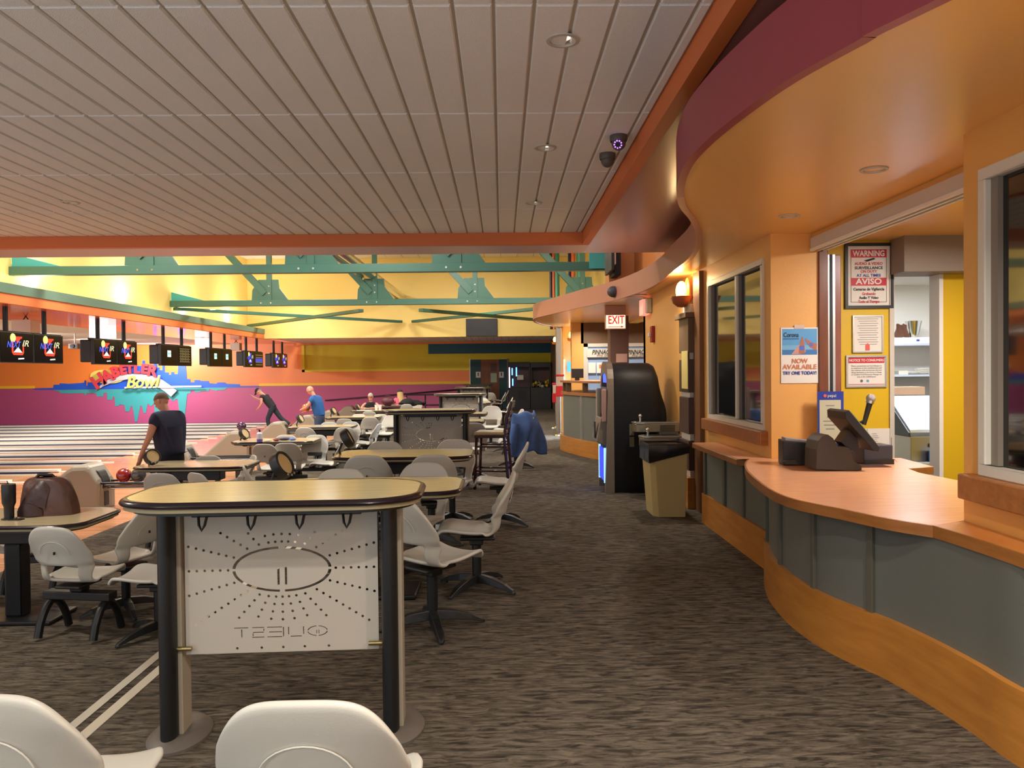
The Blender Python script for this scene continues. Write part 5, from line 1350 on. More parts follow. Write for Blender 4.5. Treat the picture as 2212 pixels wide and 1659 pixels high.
# emergency lamp and fire alarm on the peach wall
p = at_x(1400, 672, 2.25)
t = thing('emergency_light', 'two-headed emergency light with a small lit sign at the end of the peach wall', 'emergency light', (2.25, p.y, p.z - .05))
box('case', mat('lit_pinkish', (255, 200, 180), .5, emit=(255, 170, 150), estr=.7), -.12, -.02, -.2, .1, -.02, .22, t, .01); box('unit', M_STEEL, -.08, 0, -.32, -.2, .0, .22, t, .01)
for y_ in (-.28, .0): MB().lathe([(0, .12), (.08, .10), (.12, .04), (.13, 0), (.0, .01)], (-.20, y_, .26), n=18).build('lamp_head', mat('head_gold', (190, 170, 116), .3, metal=.6), t)
p = at_x(1413, 722, 2.25)
t = thing('fire_alarm', 'small red fire alarm strobe on the peach wall', 'alarm', (2.25, p.y, p.z)); box('case', mat('alarm_red', (150, 30, 30), .4), -.05, 0, -.07, .07, -.12, .12, t, .01); box('strobe', M_WHITE, -.09, -.05, -.03, .03, -.04, .02, t, .01)

# ================================================================== CONTROL DESK AND FAR SIDE
t = thing('control_desk', 'curved control desk with slate panels, oak kick base and raised oak shelf', 'desk', (0, 0, 0))
dk = [(3.4, 13.6), (1.90, 13.75), (1.62, 14.2), (1.42, 14.8), (1.22, 15.6), (1.24, 16.2), (1.6, 16.9), (3.4, 17.0)]
ds = [(p.x, p.y) for p in spline([(a, b, 0) for a, b in dk[1:7]], 5)]
dfull = [(3.4, 13.6)] + ds + [(3.4, 17.0)]
def off(pts, cx_, cy_, s_): return [(cx_ + (x - cx_) * s_, cy_ + (y - cy_) * s_) for x, y in pts]
MB().prism(off(dfull, 2.6, 15.3, 1.01), 0, .30).build('kick_base', M_OAK, t); MB().prism(off(dfull, 2.6, 15.3, .96), .30, 1.13).build('slate_body', M_SLATE, t)
MB().prism(off(dfull, 2.6, 15.3, .99), 1.13, 1.19).build('desk_top', M_SALMON if False else M_OAKEDGE, t); MB().prism(off(dfull, 2.6, 15.3, 1.0), 1.37, 1.41).build('upper_shelf', M_OAKEDGE, t)
for i in (2, 8, 14, 20):
    x, y_ = off(ds, 2.6, 15.3, .95)[i]; box('shelf_block', M_BROWN, x - .04, x + .06, y_ - .05, y_ + .05, 1.19, 1.37, t)
x, y_ = off(ds, 2.6, 15.3, .968)[9]; box('panel_batten', M_ALU, x - .02, x + .02, y_ - .02, y_ + .02, .30, 1.13, t)
struct(box('pillar_brown', M_BROWND, 2.24, 2.62, 16.0, 16.4, 0, 2.725))
p0, p1 = at_y(1330, 776, 15.97), at_y(1357, 759, 15.97)
t, W_, H_ = panel_thing('notice', 'pale notice taped to the brown pillar above the kiosk', 'notice', 1331, 764, 1355, 783, 15.99, mat('notice_pink', (176, 146, 132), .6))
# shop front beyond the desk
YS = 18.2
struct(box('wall_shop', M_BROWN, 1.86, 5.2, YS, YS + .12, 2.24, 2.73)); struct(box('wall_shop', M_PEACH, 1.64, 1.92, YS, YS + .3, 0, 2.73))
struct(box('wall_shop', mat('shop_back', (120, 150, 190), .6), 1.9, 5.2, 20.6, 20.7, 0, 2.73)); struct(box('wall_right', M_PEACH, 5.1, 5.2, 12.0, 20.7, 0, 2.73))
w_ = struct(MB().box(1.92, 2.02, YS, YS + .08, 0, 2.24).box(1.92, 5.1, YS, YS + .08, 2.16, 2.24).box(3.5, 3.58, YS, YS + .08, 0, 2.2).box(1.92, 5.1, YS, YS + .08, 0, .5).build('window_3', M_OFFW))
MB().box(2.02, 3.5, YS + .03, YS + .04, .5, 2.16).build('pane', mat('shop_glass', (150, 176, 214), .05, spec=.8), w_).hide_render = False
t = thing('shop_banner', 'white banner behind the shop glass reading PINNACLE in slanted letters', 'banner', (0, 0, 0))
a = at_y(1268, 772, YS - .02); b = at_y(1394, 753, YS - .02)
box('banner', M_OFFW, a.x, 3.6, YS - .03, YS - .02, a.z, b.z, t)
for px in (1302, 1378): 
    p = at_y(px, 761, YS - .035); text_mesh('lettering', 'PINNACLE', .15, M_INK, t, p, (1, 0, .01), (0, 0, 1), .001, shear=.25, width=.52, bold=.003)
    p = at_y(px + 3, 768, YS - .035); text_mesh('lettering', 'Pro Shop', .09, M_BROWN, t, p, (1, 0, .01), (0, 0, 1), .001, shear=.35, width=.36)
for px0, py0, px1, py1, m_, lab in ((1271, 783, 1287, 806, M_PAPER, 'white paper taped to the shop glass, beside the orange logo paper'), (1289, 783, 1304, 806, M_PAPER, 'paper with an orange logo taped to the shop glass'), (1307, 783, 1316, 806, M_PAPER, 'paper on the shop glass closest to the brown pillar'), (1296, 812, 1312, 830, M_PAPER, 'lower paper with a blue square on the shop glass')):
    t, W_, H_ = panel_thing('taped_paper', lab, 'paper', px0, py0, px1, py1, YS - .01, m_, group='papers taped to the shop glass')
    if px0 == 1289: rect(t, 'logo', mat('print_orange', (214, 128, 84), .5), W_ * .35, W_ * .65, H_ * .45, H_ * .8)
    if px0 == 1296: rect(t, 'logo', M_BLUEI, W_ * .35, W_ * .65, H_ * .3, H_ * .6)
p = at_y(1237, 806, 16.6)
t = thing('desk_monitor', 'monitor with a lit blue screen standing on the control desk', 'monitor', (1.50, 15.6, 1.41)); box('housing', M_BLACKP, -.10, .14, 0, .05, .05, .24, t, .01); box('stand', M_BLACKP, -.03, .06, 0, .05, 0, .05, t)
struct(box('pillar_gray', M_TAUPE, *[at_y(q, 800, 20.5).x for q in (1203, 1217)], 20.5, 20.9, 0, 2.73))
struct(box('wall_right', M_PEACH, at_y(1217, 800, 19.6).x, at_y(1246, 800, 19.6).x, 19.6, 20.3, 0, 2.73)); struct(box('trim_9', M_WHITE, at_y(1217, 800, 19.55).x, at_y(1220, 800, 19.55).x, 19.5, 19.6, 0, 1.9))
struct(box('wall_right', M_BROWN, 2.15, 2.3, 21.0, YW, 0, 2.93))
tag(box('blue_display', mat('display_blue', (50, 140, 255), .4, emit=(50, 140, 255), estr=1.8), at_y(1226, 800, 19.5).x, at_y(1235, 800, 19.5).x, 19.5, 19.56, at_y(1230, 803, 19.5).z, at_y(1230, 781, 19.5).z), 'small glowing blue display on the yellow wall by the desk', 'display')
for px, py, Y, lab in ((1234, 733, 19.4, 'orange bowl wall sconce on the wall beside the shop front'), (1199, 741, 24.0, 'far lit wall sconce past the gray pillar')):
    p = at_y(px, py, Y); t = thing('wall_sconce', lab, 'lamp', (p.x, Y, p.z)); MB().lathe([(0, -.06), (.08, -.04), (.11, .03), (.0, .02)], n=18).build('bowl', mat('sconce_orange', (214, 120, 40), .4), t); MB().ball((0, 0, .10), .06, 16, (1, 1, 1.6)).build('glass_shade', mat('sconce_glow', (255, 226, 150), .4, emit=(255, 206, 112), estr=5.0), t)
# gumball machines
for px, col, lab, h in ((1201, (190, 26, 30), 'red gumball machine on a chrome stand, the lower one', .0), (1210, (190, 26, 30), 'red gumball machine against the gray pillar, the taller one', .25)):
    p = at_z(px, 893, 0); t = thing('gumball_machine', lab, 'vending machine', (p.x, 21.8 if h == 0 else 19.3, 0), 0, 'gumball machines by the gray pillar'); t.location.x = at_y(px, 850, t.location.y).x
    box('cabinet', mat('gum_red', col, .35), -.10, .10, -.10, .10, .72 + h, .98 + h, t, .01); box('globe_box', mat('gum_clear', (200, 170, 140), .1), -.09, .09, -.09, .09, .98 + h, 1.22 + h, t, .01); box('lid', mat('gum_red', col, .35), -.10, .10, -.10, .10, 1.22 + h, 1.27 + h, t, .01)
    MB().cyl((0, 0, .04), (0, 0, .72 + h), .025, 12).build('stand_pole', M_CHROME, t); MB().lathe([(0, 0), (.17, 0), (.16, .03), (.03, .06)], n=20).build('foot', M_CHROME, t)
# restroom door recess and the game machines
a, b = at_y(1016, 777, YW - .03), at_y(1095, 777, YW - .03)
dr = struct(box('door_1', wood_mat('door_brown', (118, 66, 34), (136, 80, 42), (6, 6, 1), .5), at_y(1039, 800, YW).x, at_y(1078, 800, YW).x, YW - .06, YW - .01, 0, a.z, None))
for x0, x1 in ((a.x, at_y(1039, 800, YW).x), (at_y(1078, 800, YW).x, b.x)): struct(box('wall_far', mat('recess_teal', (8, 66, 70), .5), x0, x1, YW - .05, YW - .005, 0, a.z))
struct(box('trim_10', M_WHITE, a.x - .04, a.x, YW - .08, YW, 0, a.z + .03)); struct(box('trim_10', M_TAUPE, b.x, b.x + .04, YW - .08, YW, 0, a.z + .03))
for px0, py0, px1, py1, lab in ((1028, 803, 1038, 816, 'restroom sign on the teal panel before the brown door'), (1078, 803, 1088, 816, 'restroom sign on the teal panel between the brown door and the game machines')):
    t, W_, H_ = panel_thing('restroom_sign', lab, 'sign', px0, py0, px1, py1, YW - .055, M_PAPER, group='restroom signs'); rect(t, 'figure', M_INK, W_ * .40, W_ * .60, H_ * .3, H_ * .85)
t, W_, H_ = panel_thing('door_poster', 'pale green poster on the brown restroom door', 'poster', 1060, 806, 1073, 826, YW - .065, mat('poster_sage', (176, 190, 160), .6))
t, W_, H_ = panel_thing('door_plate', 'dark framed plate high on the brown restroom door', 'sign', 1060, 785, 1073, 802, YW - .065, mat('plate_brown', (84, 50, 36), .5))
def machine(px0, px1, Y, h, label, glassm, glow):
    x0, x1 = at_y(px0, 800, Y).x, at_y(px1, 800, Y).x; w_ = x1 - x0
    t = thing('crane_machine', label, 'arcade machine', (x0, Y, 0), 0, 'claw machines by the far wall')
    box('cabinet_base', M_BLACKP, 0, w_, 0, .7, 0, .92, t, .01); box('top_box', M_BLACKP, 0, w_, 0, .7, h - .22, h, t, .01)
    for x in (0, w_ - .05): box('frame_post', M_BLACKP if glow is None or x else glow, x, x + .05, 0, .05, .92, h - .22, t)
    box('back_panel', mat('machine_back', (90, 44, 26), .4), .02, w_ - .02, .62, .68, .92, h - .22, t); box('glass_side', glassm, 0.0, .02, .05, .65, .92, h - .22, t)
    return t, w_
t, w_ = machine(1146, 1190, 33.0, 1.98, 'black claw machine full of plush prizes', mat('machine_glass', (60, 60, 64), .1), None)
rng = random.Random(5); mb = MB(); 
for k in range(70): mb.m = k % 3; mb.ball((rng.uniform(.1, w_ - .1), rng.uniform(.08, .55), .97 + rng.random() * .25 * (1 - abs(k / 70 - .5))), rng.uniform(.04, .075), 8)
o = mb.build('plush_pile', [mat('plush_cream', (214, 200, 160), .8), mat('plush_yellow', (222, 190, 60), .8), mat('plush_dark', (60, 50, 46), .8)], t); o['kind'] = 'stuff'
t, w_ = machine(1099, 1145, 33.0, 2.0, 'dark claw machine with white and blue lit edges beside the brown restroom door', mat('machine_glass', (60, 60, 64), .1), mat('neon_white', (220, 200, 255), .4, emit=(220, 200, 255), estr=2.5))
for x, z0, z1 in ((.12, 1.45, 1.75), (.30, 1.40, 1.85), (.14, 1.0, 1.30)): box('neon_tube', mat('neon_blue', (80, 150, 255), .4, emit=(90, 160, 255), estr=4.0), x, x + .05, .02, .05, z0, z1, t)
rect(t, 'price_sheet', M_PAPER, .35, .62, 1.25, 1.45, .004); rect(t, 'prize_door', M_INK, .38, .75, .40, .78, .004)

# ================================================================== BAR STOOL, JACKET, TABLE THINGS
t = thing('bar_stool', 'dark wooden bar stool with a tan seat and slatted back, in the walkway', 'stool', (-.14, 10.75, 0), math.radians(82))
M_MAH = mat('mahogany', (58, 22, 20), .25, coat=.3)
MB().box(-.21, .21, -.20, .22, .70, .735).build('seat_frame', M_MAH, t, bevel=.008); MB().box(-.215, .215, -.20, .225, .735, .785).build('seat_pad', mat('pad_tan', (176, 152, 112), .4), t, bevel=.02)
for sx in (-.19, .19):
    MB().tube([(sx * 1.08, .22, 0), (sx, .19, .70)], .020, 8).build('leg', M_MAH, t); MB().tube([(sx * 1.08, -.25, 0), (sx, -.19, .70), (sx, -.22, .95), (sx * .98, -.29, 1.18)], .021, 8).build('leg', M_MAH, t)
for i in range(4): z = .82 + i * .095; MB().box(-.18, .18, -.225 - i * .022, -.205 - i * .022, z, z + .05).build('back_slat', M_MAH, t, bevel=.004)
MB().box(-.19, .19, -.30, -.275, 1.14, 1.20).build('top_rail', M_MAH, t, bevel=.008)
for z, yy in ((.28, .21), (.30, -.22)): MB().cyl((-.20, yy, z), (.20, yy, z), .012, 8).build('stretcher', M_MAH, t)
for sx in (-.20, .20):
    for z in (.25, .58): MB().cyl((sx, -.23, z), (sx, .21, z), .012, 8).build('stretcher', M_MAH, t)
# denim jacket draped over the chair back
def cloth(u, v):
    a = u * 2 - 1; h = .90 - v * .62 if v > .12 else .90 - .05 * (v / .12)
    s_ = .24 + .10 * v; y_ = -.02 - .10 * math.sin(min(1, v * 2.2) * PI / 2)
    return (a * s_ + .03 * math.sin(6 * v + 3 * a), y_ * 1.6 + .035 * math.sin(9 * a + 4 * v) * v + (.10 * a * a), h + .02 * math.cos(7 * a) - .10 * abs(a) * v)
t = thing('denim_jacket', 'blue denim jacket draped over a shell chair back beside the walkway', 'jacket', (.36, 12.86, 0), math.radians(38)); t.scale = (1.15, 1.1, 1.03)
o = MB().grid(cloth, 24, 20).build('jacket_body', mat('denim', (72, 104, 158), .85, bump=.4, bscale=120, var=.25, vscale=9), t)
o.modifiers.new('s', 'SOLIDIFY').thickness = .02; bake(o)
o = MB().grid(lambda u, v: (.20 - .44 * u, .10 + .03 * math.sin(8 * u), .88 - .40 * v - .05 * math.sin(3 * u)), 12, 8).build('jacket_lining', mat('denim_dark', (18, 18, 26), .8), t)
o.modifiers.new('s', 'SOLIDIFY').thickness = .012; bake(o)
MB().tube([(-.26, -.12, .72), (-.31, -.15, .55), (-.30, -.12, .38), (-.27, -.10, .26)], .055, 12, rs=[.06, .06, .055, .05]).build('sleeve', mat('denim', (72, 104, 158), .85), t)
# bag and tumbler
ZS = ZL + .81
p = at_z(104, 1112, ZS)
t = thing('leather_bag', 'slouchy brown leather bag with a front flap standing on the settee table', 'bag', (p.x, p.y + .02, ZS), math.radians(10)); t.scale = (.82, .82, .84)
M_LEA = mat('leather_brown', (88, 58, 50), .42, bump=.5, bscale=16, var=.2, vscale=6)
def bagf(u, v):
    a = 2 * PI * u; z = v; c_, s_ = math.cos(a), math.sin(a)
    w_ = (.245 - .03 * v) * (1 - .50 * v ** 3.2); d_ = (.13 - .02 * v) * (1 - .55 * v ** 3)
    x = w_ * abs(c_) ** .75 * (1 if c_ > 0 else -1) - .03 * v + (.02 if c_ > 0 else 0) * (1 - v); y_ = d_ * abs(s_) ** .8 * (1 if s_ > 0 else -1)
    hh = .36 * math.sin(v * PI / 2) ** .9
    return (x + .008 * math.sin(7 * a + 5 * v), y_ + .007 * math.sin(11 * v + 3 * a), hh)
mb = MB().grid(bagf, 36, 18); o = mb.build('bag_body', M_LEA, t)
MB().grid(lambda u, v: (-.02 - .09 * v + .16 * (u - .5) * (1 + .5 * v), -.075 - .065 * math.sin(min(1, v * 1.4) * PI / 2) - .01 * math.sin(PI * u), .345 - .24 * v - .03 * (2 * u - 1) ** 2), 10, 10).build('front_flap', mat('leather_dark', (66, 42, 38), .4, bump=.4, bscale=20), t)
MB().grid(lambda u, v: (-.235 + .22 * u, -.135 - .03 * math.sin(PI * u), .01 + .12 * v * math.sin(PI * (.15 + .7 * u))), 12, 6).build('side_pocket', mat('leather_dark', (66, 42, 38), .4), t)
MB().tube([(-.14, -.08, .18), (-.15, -.05, .30), (-.08, -.02, .385), (.03, 0, .375), (.06, .0, .34)], .016, 8).build('strap', mat('strap_black', (30, 24, 24), .4), t)
p = at_z(20, 1122, ZS)
t = thing('tumbler', 'tall black tumbler with a straw beside the brown leather bag', 'cup', (p.x, p.y, ZS))
MB().lathe([(0, 0), (.034, 0), (.036, .10), (.048, .13), (.050, .265), (.047, .275), (0, .28)], n=26).build('cup_body', mat('tumbler_black', (30, 27, 30), .4), t); MB().cyl((0, 0, .27), (-.012, 0, .30), .004, 8).build('straw', M_BLACKP, t); MB().lathe([(.034, .0), (.055, .003), (.055, .010), (.034, .012)], n=24).build('rubber_foot', M_BLACKP, t)
tag(box('phone', M_INK, p.x + .03, p.x + .12, p.y - .06, p.y - .0, ZS, ZS + .008), 'flat black phone lying between the tumbler and the bag', 'phone')
# sanitizer and clutter
p = at_z(561, 955, ZS)
t = thing('sanitizer_bottle', 'clear pump bottle with a black nozzle and purple base on a settee table', 'bottle', (p.x, p.y, ZS))
MB().lathe([(0, 0), (.045, 0), (.048, .05)], n=20).build('liquid', mat('liquid_purple', (110, 90, 170), .2), t); MB().lathe([(.048, .05), (.048, .14), (.02, .165)], n=20).build('bottle_wall', mat('bottle_clear', (214, 210, 216), .15), t); MB().cyl((0, 0, .16), (0, 0, .20), .016, 12).box(-.05, .01, -.008, .008, .20, .21).build('pump', M_BLACKP, t)
for px, py, m_, s_, nm, lab in ((578, 953, mat('plate_cream', (222, 204, 160), .5), (.07, .03), 'snack_tray', 'cream snack tray on the sanitizer bottle table'), (597, 953, mat('purse_red', (120, 30, 40), .5), (.05, .05), 'pouch', 'small red pouch on the sanitizer bottle table'), (614, 951, mat('purse_violet', (48, 30, 66), .5), (.12, .05), 'pouch', 'dark violet pouch on the sanitizer bottle table'), (632, 951, mat('cloth_blue', (90, 120, 200), .7), (.06, .04), 'folded_cloth', 'crumpled blue cloth on the sanitizer bottle table')):
    p = at_z(px, py, ZS); o = MB().ball((0, 0, s_[1] * .5), 1, 16, (s_[0], .06, s_[1] * .5)).build(nm, m_, None, (p.x, p.y, ZS)); tag(o, lab, nm.split('_')[-1])
for px, lab in ((813, 'white paper cup on the far settee table, the one nearer the woman'), (821, 'white paper cup on the far settee table, the one by the dark red bag')):
    p = at_z(px, 887, ZS); t = thing('paper_cup', lab, 'cup', (p.x, 23.1, ZS), 0, 'paper cups'); t.location.x = at_y(px, 884, 23.1).x
    MB().lathe([(0, 0), (.035, 0), (.052, .17), (.048, .17)], n=18).build('cup', M_WHITE, t)
p = at_y(788, 886, 23.2); tag(box('open_papers', M_PAPER, p.x - .2, p.x + .22, 23.0, 23.3, ZS, ZS + .012), 'white papers lying under the hands of the woman in black', 'paper')
p = at_y(838, 880, 24.6); o = MB().ball((0, 0, .14), 1, 18, (.22, .12, .15)).build('handbag', mat('bag_wine', (86, 34, 44), .45), None, (p.x, 26.4, ZS)); o.location.x = at_y(838, 880, 26.4).x; tag(o, 'dark red handbag on the far settee table behind the cups', 'bag'); MB().tube([(-.10, 0, .24), (-.07, 0, .34), (.07, 0, .34), (.10, 0, .24)], .010, 8).build('handle', mat('bag_wine', (86, 34, 44), .45), o)
o = MB().grid(lambda u, v: (-.45 + .9 * u, .06 * math.sin(7 * u + 3 * v), .02 + .20 * math.sin(PI * u) * (1 - abs(2 * v - 1)) + .03 * math.sin(9 * u)), 18, 8).build('black_jacket', mat('jacket_black', (22, 22, 26), .8), None, (at_y(890, 870, 27.2).x, 27.2, ZL + .78)); tag(o, 'black jacket heaped by the far chairs beside the woman in pink', 'jacket')
o.modifiers.new('s', 'SOLIDIFY').thickness = .06; bake(o)

# ================================================================== PEOPLE
M_SKIN = mat('skin', (206, 148, 122), .5, var=.06, vscale=10)
def skin(name, nodes, edges, m, parent, sub=2):
    bm = bmesh.new(); lay = bm.verts.layers.skin.verify(); idx = {}
    for k, (p, r) in nodes.items():
        v = bm.verts.new(p); r = r if isinstance(r, tuple) else (r, r); v[lay].radius = r; idx[k] = v
    first = True
    for k in nodes:
        if first: idx[k][lay].use_root = True; first = False
    for a, b in edges: bm.edges.new((idx[a], idx[b]))
    me = bpy.data.meshes.new(name); bm.to_mesh(me); bm.free(); me.materials.append(m)
    o = bpy.data.objects.new(name, me); C.objects.link(o)
    o.modifiers.new('k', 'SKIN').use_smooth_shade = True; s_ = o.modifiers.new('s', 'SUBSURF'); s_.levels = sub; s_.render_levels = sub
    bake(o); o.parent = parent
    for p in o.data.polygons: p.use_smooth = True
    if not o.data.materials: o.data.materials.append(m)
    return o
def lerp(a, b, t): return tuple(a[i] + (b[i] - a[i]) * t for i in range(3))
def person(label, loc, rz, J, shirt, pants, hair=None, shoe=(30, 30, 34), sleeve=.55, skinm=None, hairstyle='short', bulk=1.0, cap=None):
    t = thing('person', label, 'person', loc, math.radians(rz)); sm = skinm or M_SKIN; B = bulk
    N = {'pelvis': (J['pelvis'], (.115 * B, .085 * B)), 'waist': (J['waist'], (.11 * B, .08 * B)), 'chest': (J['chest'], (.105 * B, .072 * B)), 'neckb': (lerp(J['chest'], J['neck'], .8), .050), 'neck': (J['neck'], .054), 'head': (J['head'], (.058, .068))}
    E = [('pelvis', 'waist'), ('waist', 'chest'), ('chest', 'neckb'), ('neckb', 'neck'), ('neck', 'head')]
    for s_ in 'LR':
        N['sh' + s_] = (J['sh' + s_], .054 * B); N['el' + s_] = (J['el' + s_], .043); N['wr' + s_] = (J['wr' + s_], .028); N['ha' + s_] = (J['ha' + s_], (.036, .022))
        E += [('chest', 'sh' + s_), ('sh' + s_, 'el' + s_), ('el' + s_, 'wr' + s_), ('wr' + s_, 'ha' + s_)]
        w_, h_ = Vector(J['wr' + s_]), Vector(J['ha' + s_]); d = (h_ - w_).normalized(); side = d.cross(Vector((0, .3, 1))).normalized()
        for k in range(4):
            a = h_ + d * .02 + side * (k - 1.5) * .018; l_ = (.055, .065, .062, .05)[k]; bend = Vector((0, .25, -.5))
            m1 = a + d * l_ * .6; m2 = m1 + (d + bend * .6).normalized() * l_ * .6
            N['f%d%s' % (k, s_)] = (tuple(a + d * .01), .010); N['g%d%s' % (k, s_)] = (tuple(m1), .009); N['h%d%s' % (k, s_)] = (tuple(m2), .0075)
            E += [('ha' + s_, 'f%d%s' % (k, s_)), ('f%d%s' % (k, s_), 'g%d%s' % (k, s_)), ('g%d%s' % (k, s_), 'h%d%s' % (k, s_))]
        th = w_.lerp(h_, .4) + side * .035; N['t0' + s_] = (tuple(th), .012); N['t1' + s_] = (tuple(th + d * .045 + side * .02), .010)
        E += [('wr' + s_, 't0' + s_), ('t0' + s_, 't1' + s_)]
        N['hi' + s_] = (J['hi' + s_], .088 * B); N['kn' + s_] = (J['kn' + s_], .062); N['an' + s_] = (J['an' + s_], .032); N['to' + s_] = (J['to' + s_], (.022, .018))
        E += [('pelvis', 'hi' + s_), ('hi' + s_, 'kn' + s_), ('kn' + s_, 'an' + s_), ('an' + s_, 'to' + s_)]
    body = skin('body', N, E, sm, t)
    h = Vector(J['head']); up_ = (Vector(J['top']) - Vector(J['neck'])).normalized(); fw_ = Vector(J.get('face', (0, 1, 0))).normalized(); fw_ = (fw_ - up_ * fw_.dot(up_)).normalized(); rt = fw_.cross(up_)
    X_ = Matrix.Translation(h) @ Matrix((rt, fw_, up_)).transposed().to_4x4()
    mb = MB(); mb.X = X_
    mb.ball((0, -.002, .012), 1, 24, (.076, .097, .100)); mb.ball((0, .030, -.062), 1, 18, (.055, .058, .062)); mb.ball((0, .092, -.022), 1, 10, (.014, .022, .024)); mb.ball((0, .080, -.060), 1, 10, (.024, .014, .010)); mb.ball((0, .080, .022), 1, 12, (.05, .016, .012))
    for sx in (-1, 1): mb.ball((sx * .077, -.006, -.016), 1, 10, (.012, .022, .032))
    hd = mb.build('head_tmp', sm)
    bm = bmesh.new(); bm.from_mesh(body.data); bm.from_mesh(hd.data); bm.to_mesh(body.data); bm.free(); bpy.data.objects.remove(hd)
    rm = body.modifiers.new('r', 'REMESH'); rm.mode = 'VOXEL'; rm.voxel_size = .0085; rm.use_smooth_shade = True; body.modifiers.new('sm', 'SMOOTH').iterations = 2
    bake(body); body.data.materials.clear(); body.data.materials.append(sm)
    for p_ in body.data.polygons: p_.use_smooth = True; p_.material_index = 0
    # shirt
    g = 1.14; NS = {'waist': (J['waist'], (.142 * B * g, .118 * B * g)), 'pelvis': (lerp(J['waist'], J['pelvis'], 1.25), (.140 * B * g, .122 * B * g)), 'chest': (J['chest'], (.150 * B * g, .132 * B * g)), 'nk': (lerp(J['chest'], J['neck'], .72), (.088, .084))}
    ES = [('waist', 'pelvis'), ('waist', 'chest'), ('chest', 'nk')]
    for s_ in 'LR':
        NS['sh' + s_] = (J['sh' + s_], .078 * B)
        ES += [('chest', 'sh' + s_)]
        if sleeve > 0:
            NS['el' + s_] = (lerp(J['sh' + s_], J['el' + s_], sleeve), .068 * B); ES += [('sh' + s_, 'el' + s_)]
    skin('shirt', NS, ES, shirt, t)
    NP = {'pelvis': (J['pelvis'], (.146 * B, .120 * B)), 'belt': (lerp(J['pelvis'], J['waist'], .7), (.140 * B, .115 * B))}; EP = [('pelvis', 'belt')]
    for s_ in 'LR':
        NP['hi' + s_] = (J['hi' + s_], .100 * B); NP['kn' + s_] = (J['kn' + s_], .078); NP['an' + s_] = (lerp(J['kn' + s_], J['an' + s_], .93), .062)
        EP += [('pelvis', 'hi' + s_), ('hi' + s_, 'kn' + s_), ('kn' + s_, 'an' + s_)]
        a, b = Vector(J['an' + s_]), Vector(J['to' + s_])
        mb = MB(); mid = (a + b) / 2; L_ = (b - a); q = L_.to_track_quat('Y', 'Z').to_matrix().to_4x4() if L_.length > .01 else Matrix()
        mb.X = Matrix.Translation(mid + Vector((0, 0, -.01))) @ q; mb.ball((0, .01, 0), 1, 16, (.05, .15, .045)); mb.build('shoe', mat('shoe_%d' % shoe[0], shoe, .5), t)
    skin('trousers', NP, EP, pants, t)
    mb = MB(); mb.X = X_
    for sx in (-1, 1): mb.ball((sx * .031, .084, .002), .010, 8)
    mb.build('eyes', M_INK, t)
    if hair is not None:
        def hf(u, v):
            a = 2 * PI * u; b = v * PI * (.50 + .12 * math.cos(a)); x = math.sin(b) * math.sin(a); y_ = -math.sin(b) * math.cos(a); z = math.cos(b)
            front_ = max(0, y_); lift = .030 * front_ * (1 - max(0, z))
            return tuple(X_ @ Vector((x * .081, y_ * (.104 if y_ < 0 else .100) - .002, z * .106 + .014)))
        MB().grid(hf, 20, 10).build('hair', hair, t)
        if hairstyle == 'long':
            def lf(u, v):
                a = PI * (u - .5) * 1.25; return tuple(X_ @ Vector((.105 * math.sin(a) * (1 + .25 * v), -.10 * math.cos(a) - .03 * v, .05 - .38 * v)))
            MB().grid(lf, 14, 10).build('long_hair', hair, t)
    if cap is not None:
        mb = MB(); mb.X = X_; mb.lathe([(0, .128), (.06, .12), (.097, .085), (.108, .04)], n=22); mb.prism([(.085 * math.sin(a_), .06 + .125 * math.cos(a_)) for a_ in [-PI / 2 + PI * i / 12 for i in range(13)]], .040, .050); mb.build('cap', cap, t)
    return t, X_
def stand(lean=0.0, head_fwd=.03, nod=0.0, k=1.0):
    z = lambda v: v * k; f = lambda h_: math.sin(lean) * max(0, h_ - .93); c_ = lambda h_: .93 + (h_ - .93) * math.cos(lean) if h_ > .93 else h_
    P_ = lambda x, y, h_: (x * k, (y + f(h_)) * k, c_(h_) * k)
    J = dict(pelvis=P_(0, 0, .96), waist=P_(0, .0, 1.10), chest=P_(0, -.01, 1.32), neck=P_(0, .01, 1.50), head=P_(0, .01 + head_fwd, 1.655), top=P_(0, head_fwd + nod, 1.74), shL=P_(-.19, -.01, 1.43), shR=P_(.19, -.01, 1.43), hiL=P_(-.095, 0, .88), hiR=P_(.095, 0, .88))
    J.update(knL=(-.11 * k, .02, .49 * k), knR=(.11 * k, .02, .49 * k), anL=(-.12 * k, -.03, .08), anR=(.12 * k, -.03, .08), toL=(-.13 * k, .12, .04), toR=(.13 * k, .12, .04), face=(0, 1, -nod * 3))
    return J, k
# man in navy by the shiny table
J, k = stand(.12, .07, .07, .955)
J['face'] = (-.35, 1, -.3); J.update(elL=(-.29, .04, 1.12), wrL=(-.30, .18, .90), haL=(-.30, .22, .81), elR=(.27, .10, 1.12), wrR=(.20, .30, 1.00), haR=(.16, .38, .98))
person('man in a navy T-shirt standing with his back to the camera, head bowed', (-4.40, 10.35, ZL), 62, J, mat('tee_navy', (34, 38, 62), .85), mat('trouser_navy', (24, 26, 44), .85), mat('hair_brown', (110, 86, 66), .85), bulk=1.24)
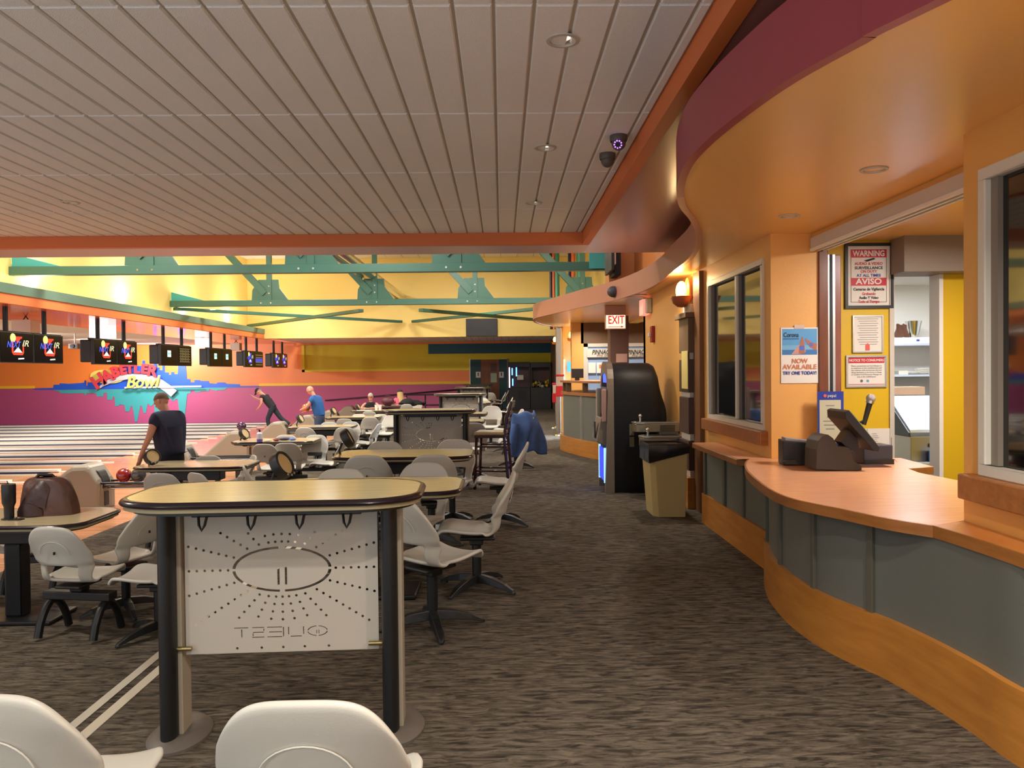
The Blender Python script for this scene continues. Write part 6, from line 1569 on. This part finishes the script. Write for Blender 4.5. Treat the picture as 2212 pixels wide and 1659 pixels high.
# man in the blue polo, holding the orange ball
J, k = stand(.26, .07, .10, .96)
J.update(elL=(-.26, .24, 1.12), wrL=(-.16, .44, 1.06), haL=(-.10, .48, 1.05), elR=(.26, .16, 1.06), wrR=(.14, .40, 1.00), haR=(.08, .46, .99))
t, X_ = person('man in a blue polo shirt leaning over an orange ball he holds', (-4.80, 20.5, ZA), 78, J, mat('polo_blue', (46, 104, 176), .8), mat('jeans_blue', (62, 78, 104), .85), None, bulk=1.12, skinm=mat('skin_pink', (222, 160, 134), .5))
p = at_y(662, 881, 20.6); ball(p.x, 20.55, p.z, (206, 118, 40), 'orange bowling ball held by the man in the blue polo')
# bowler in black after release
J, k = stand(.62, .10, .05, .93)
J.update(shL=(-.18, .33, 1.26), shR=(.18, .33, 1.26), elL=(-.24, .30, 1.02), wrL=(-.22, .40, .88), haL=(-.20, .45, .84), elR=(.20, .55, 1.12), wrR=(.16, .74, 1.22), haR=(.15, .80, 1.27),
         knL=(-.10, .16, .48), anL=(-.10, .08, .09), toL=(-.10, .24, .04), knR=(.10, -.22, .50), anR=(.06, -.60, .26), toR=(.06, -.68, .14))
person('bowler in a black vest and cap bent forward on the approach, one leg trailing', (-7.75, 26.4, ZA), 84, J, mat('vest_black', (30, 30, 36), .8), mat('trouser_dark', (34, 42, 54), .85), mat('hair_gray', (120, 116, 112), .85), sleeve=.4, cap=mat('cap_black', (22, 22, 26), .7))
# seated people
def sit(k=1.0, lean=.12):
    P_ = lambda x, y, z: (x * k, y * k, z)
    J = dict(pelvis=P_(0, -.02, .52), waist=P_(0, .0, .66), chest=P_(0, .05, .88), neck=P_(0, .07, 1.05), head=P_(0, .10, 1.19), top=P_(0, .11, 1.27), shL=P_(-.18, .05, .98), shR=P_(.18, .05, .98), hiL=P_(-.10, .06, .50), hiR=P_(.10, .06, .50),
             knL=P_(-.12, .44, .50), knR=P_(.12, .44, .50), anL=P_(-.12, .42, .09), anR=P_(.12, .42, .09), toL=P_(-.12, .56, .04), toR=P_(.12, .56, .04),
             elL=P_(-.28, .22, .82), elR=P_(.28, .22, .82), wrL=P_(-.14, .42, .85), wrR=P_(.14, .42, .85), haL=P_(-.06, .46, .85), haR=P_(.06, .46, .85), face=(0, 1, -.1))
    return J
p = at_y(802, 870, 24.15)
t, X_ = person('woman with short gray hair, glasses and a black tank top, seated facing the camera', (p.x, 24.15, ZL), 178, sit(), mat('tank_black', (26, 24, 28), .8), mat('trouser_dark', (34, 42, 54), .85), mat('hair_silver', (178, 168, 160), .8), sleeve=0, bulk=.96)
mb = MB(); mb.X = X_
for sx in (-.036, .036): mb.tube([(sx + .028 * math.cos(2 * PI * i / 12), .112, .010 + .020 * math.sin(2 * PI * i / 12)) for i in range(13)], .004, 6, False)
mb.tube([(-.08, .06, .016), (-.064, .112, .014)], .003, 6).tube([(.08, .06, .016), (.064, .112, .014)], .003, 6); mb.build('glasses', M_INK, t)
p = at_y(861, 860, 26.9)
J = sit(); person('seated woman in a pink shirt and dark cap, long blond hair, back turned', (p.x, 26.95 if False else 27.6, ZL), 30, J, mat('shirt_pink', (226, 104, 130), .8), mat('trouser_dark', (34, 42, 54), .85), mat('hair_blond', (200, 166, 110), .7), sleeve=.7, hairstyle='long', cap=mat('cap_brown', (50, 30, 30), .7))
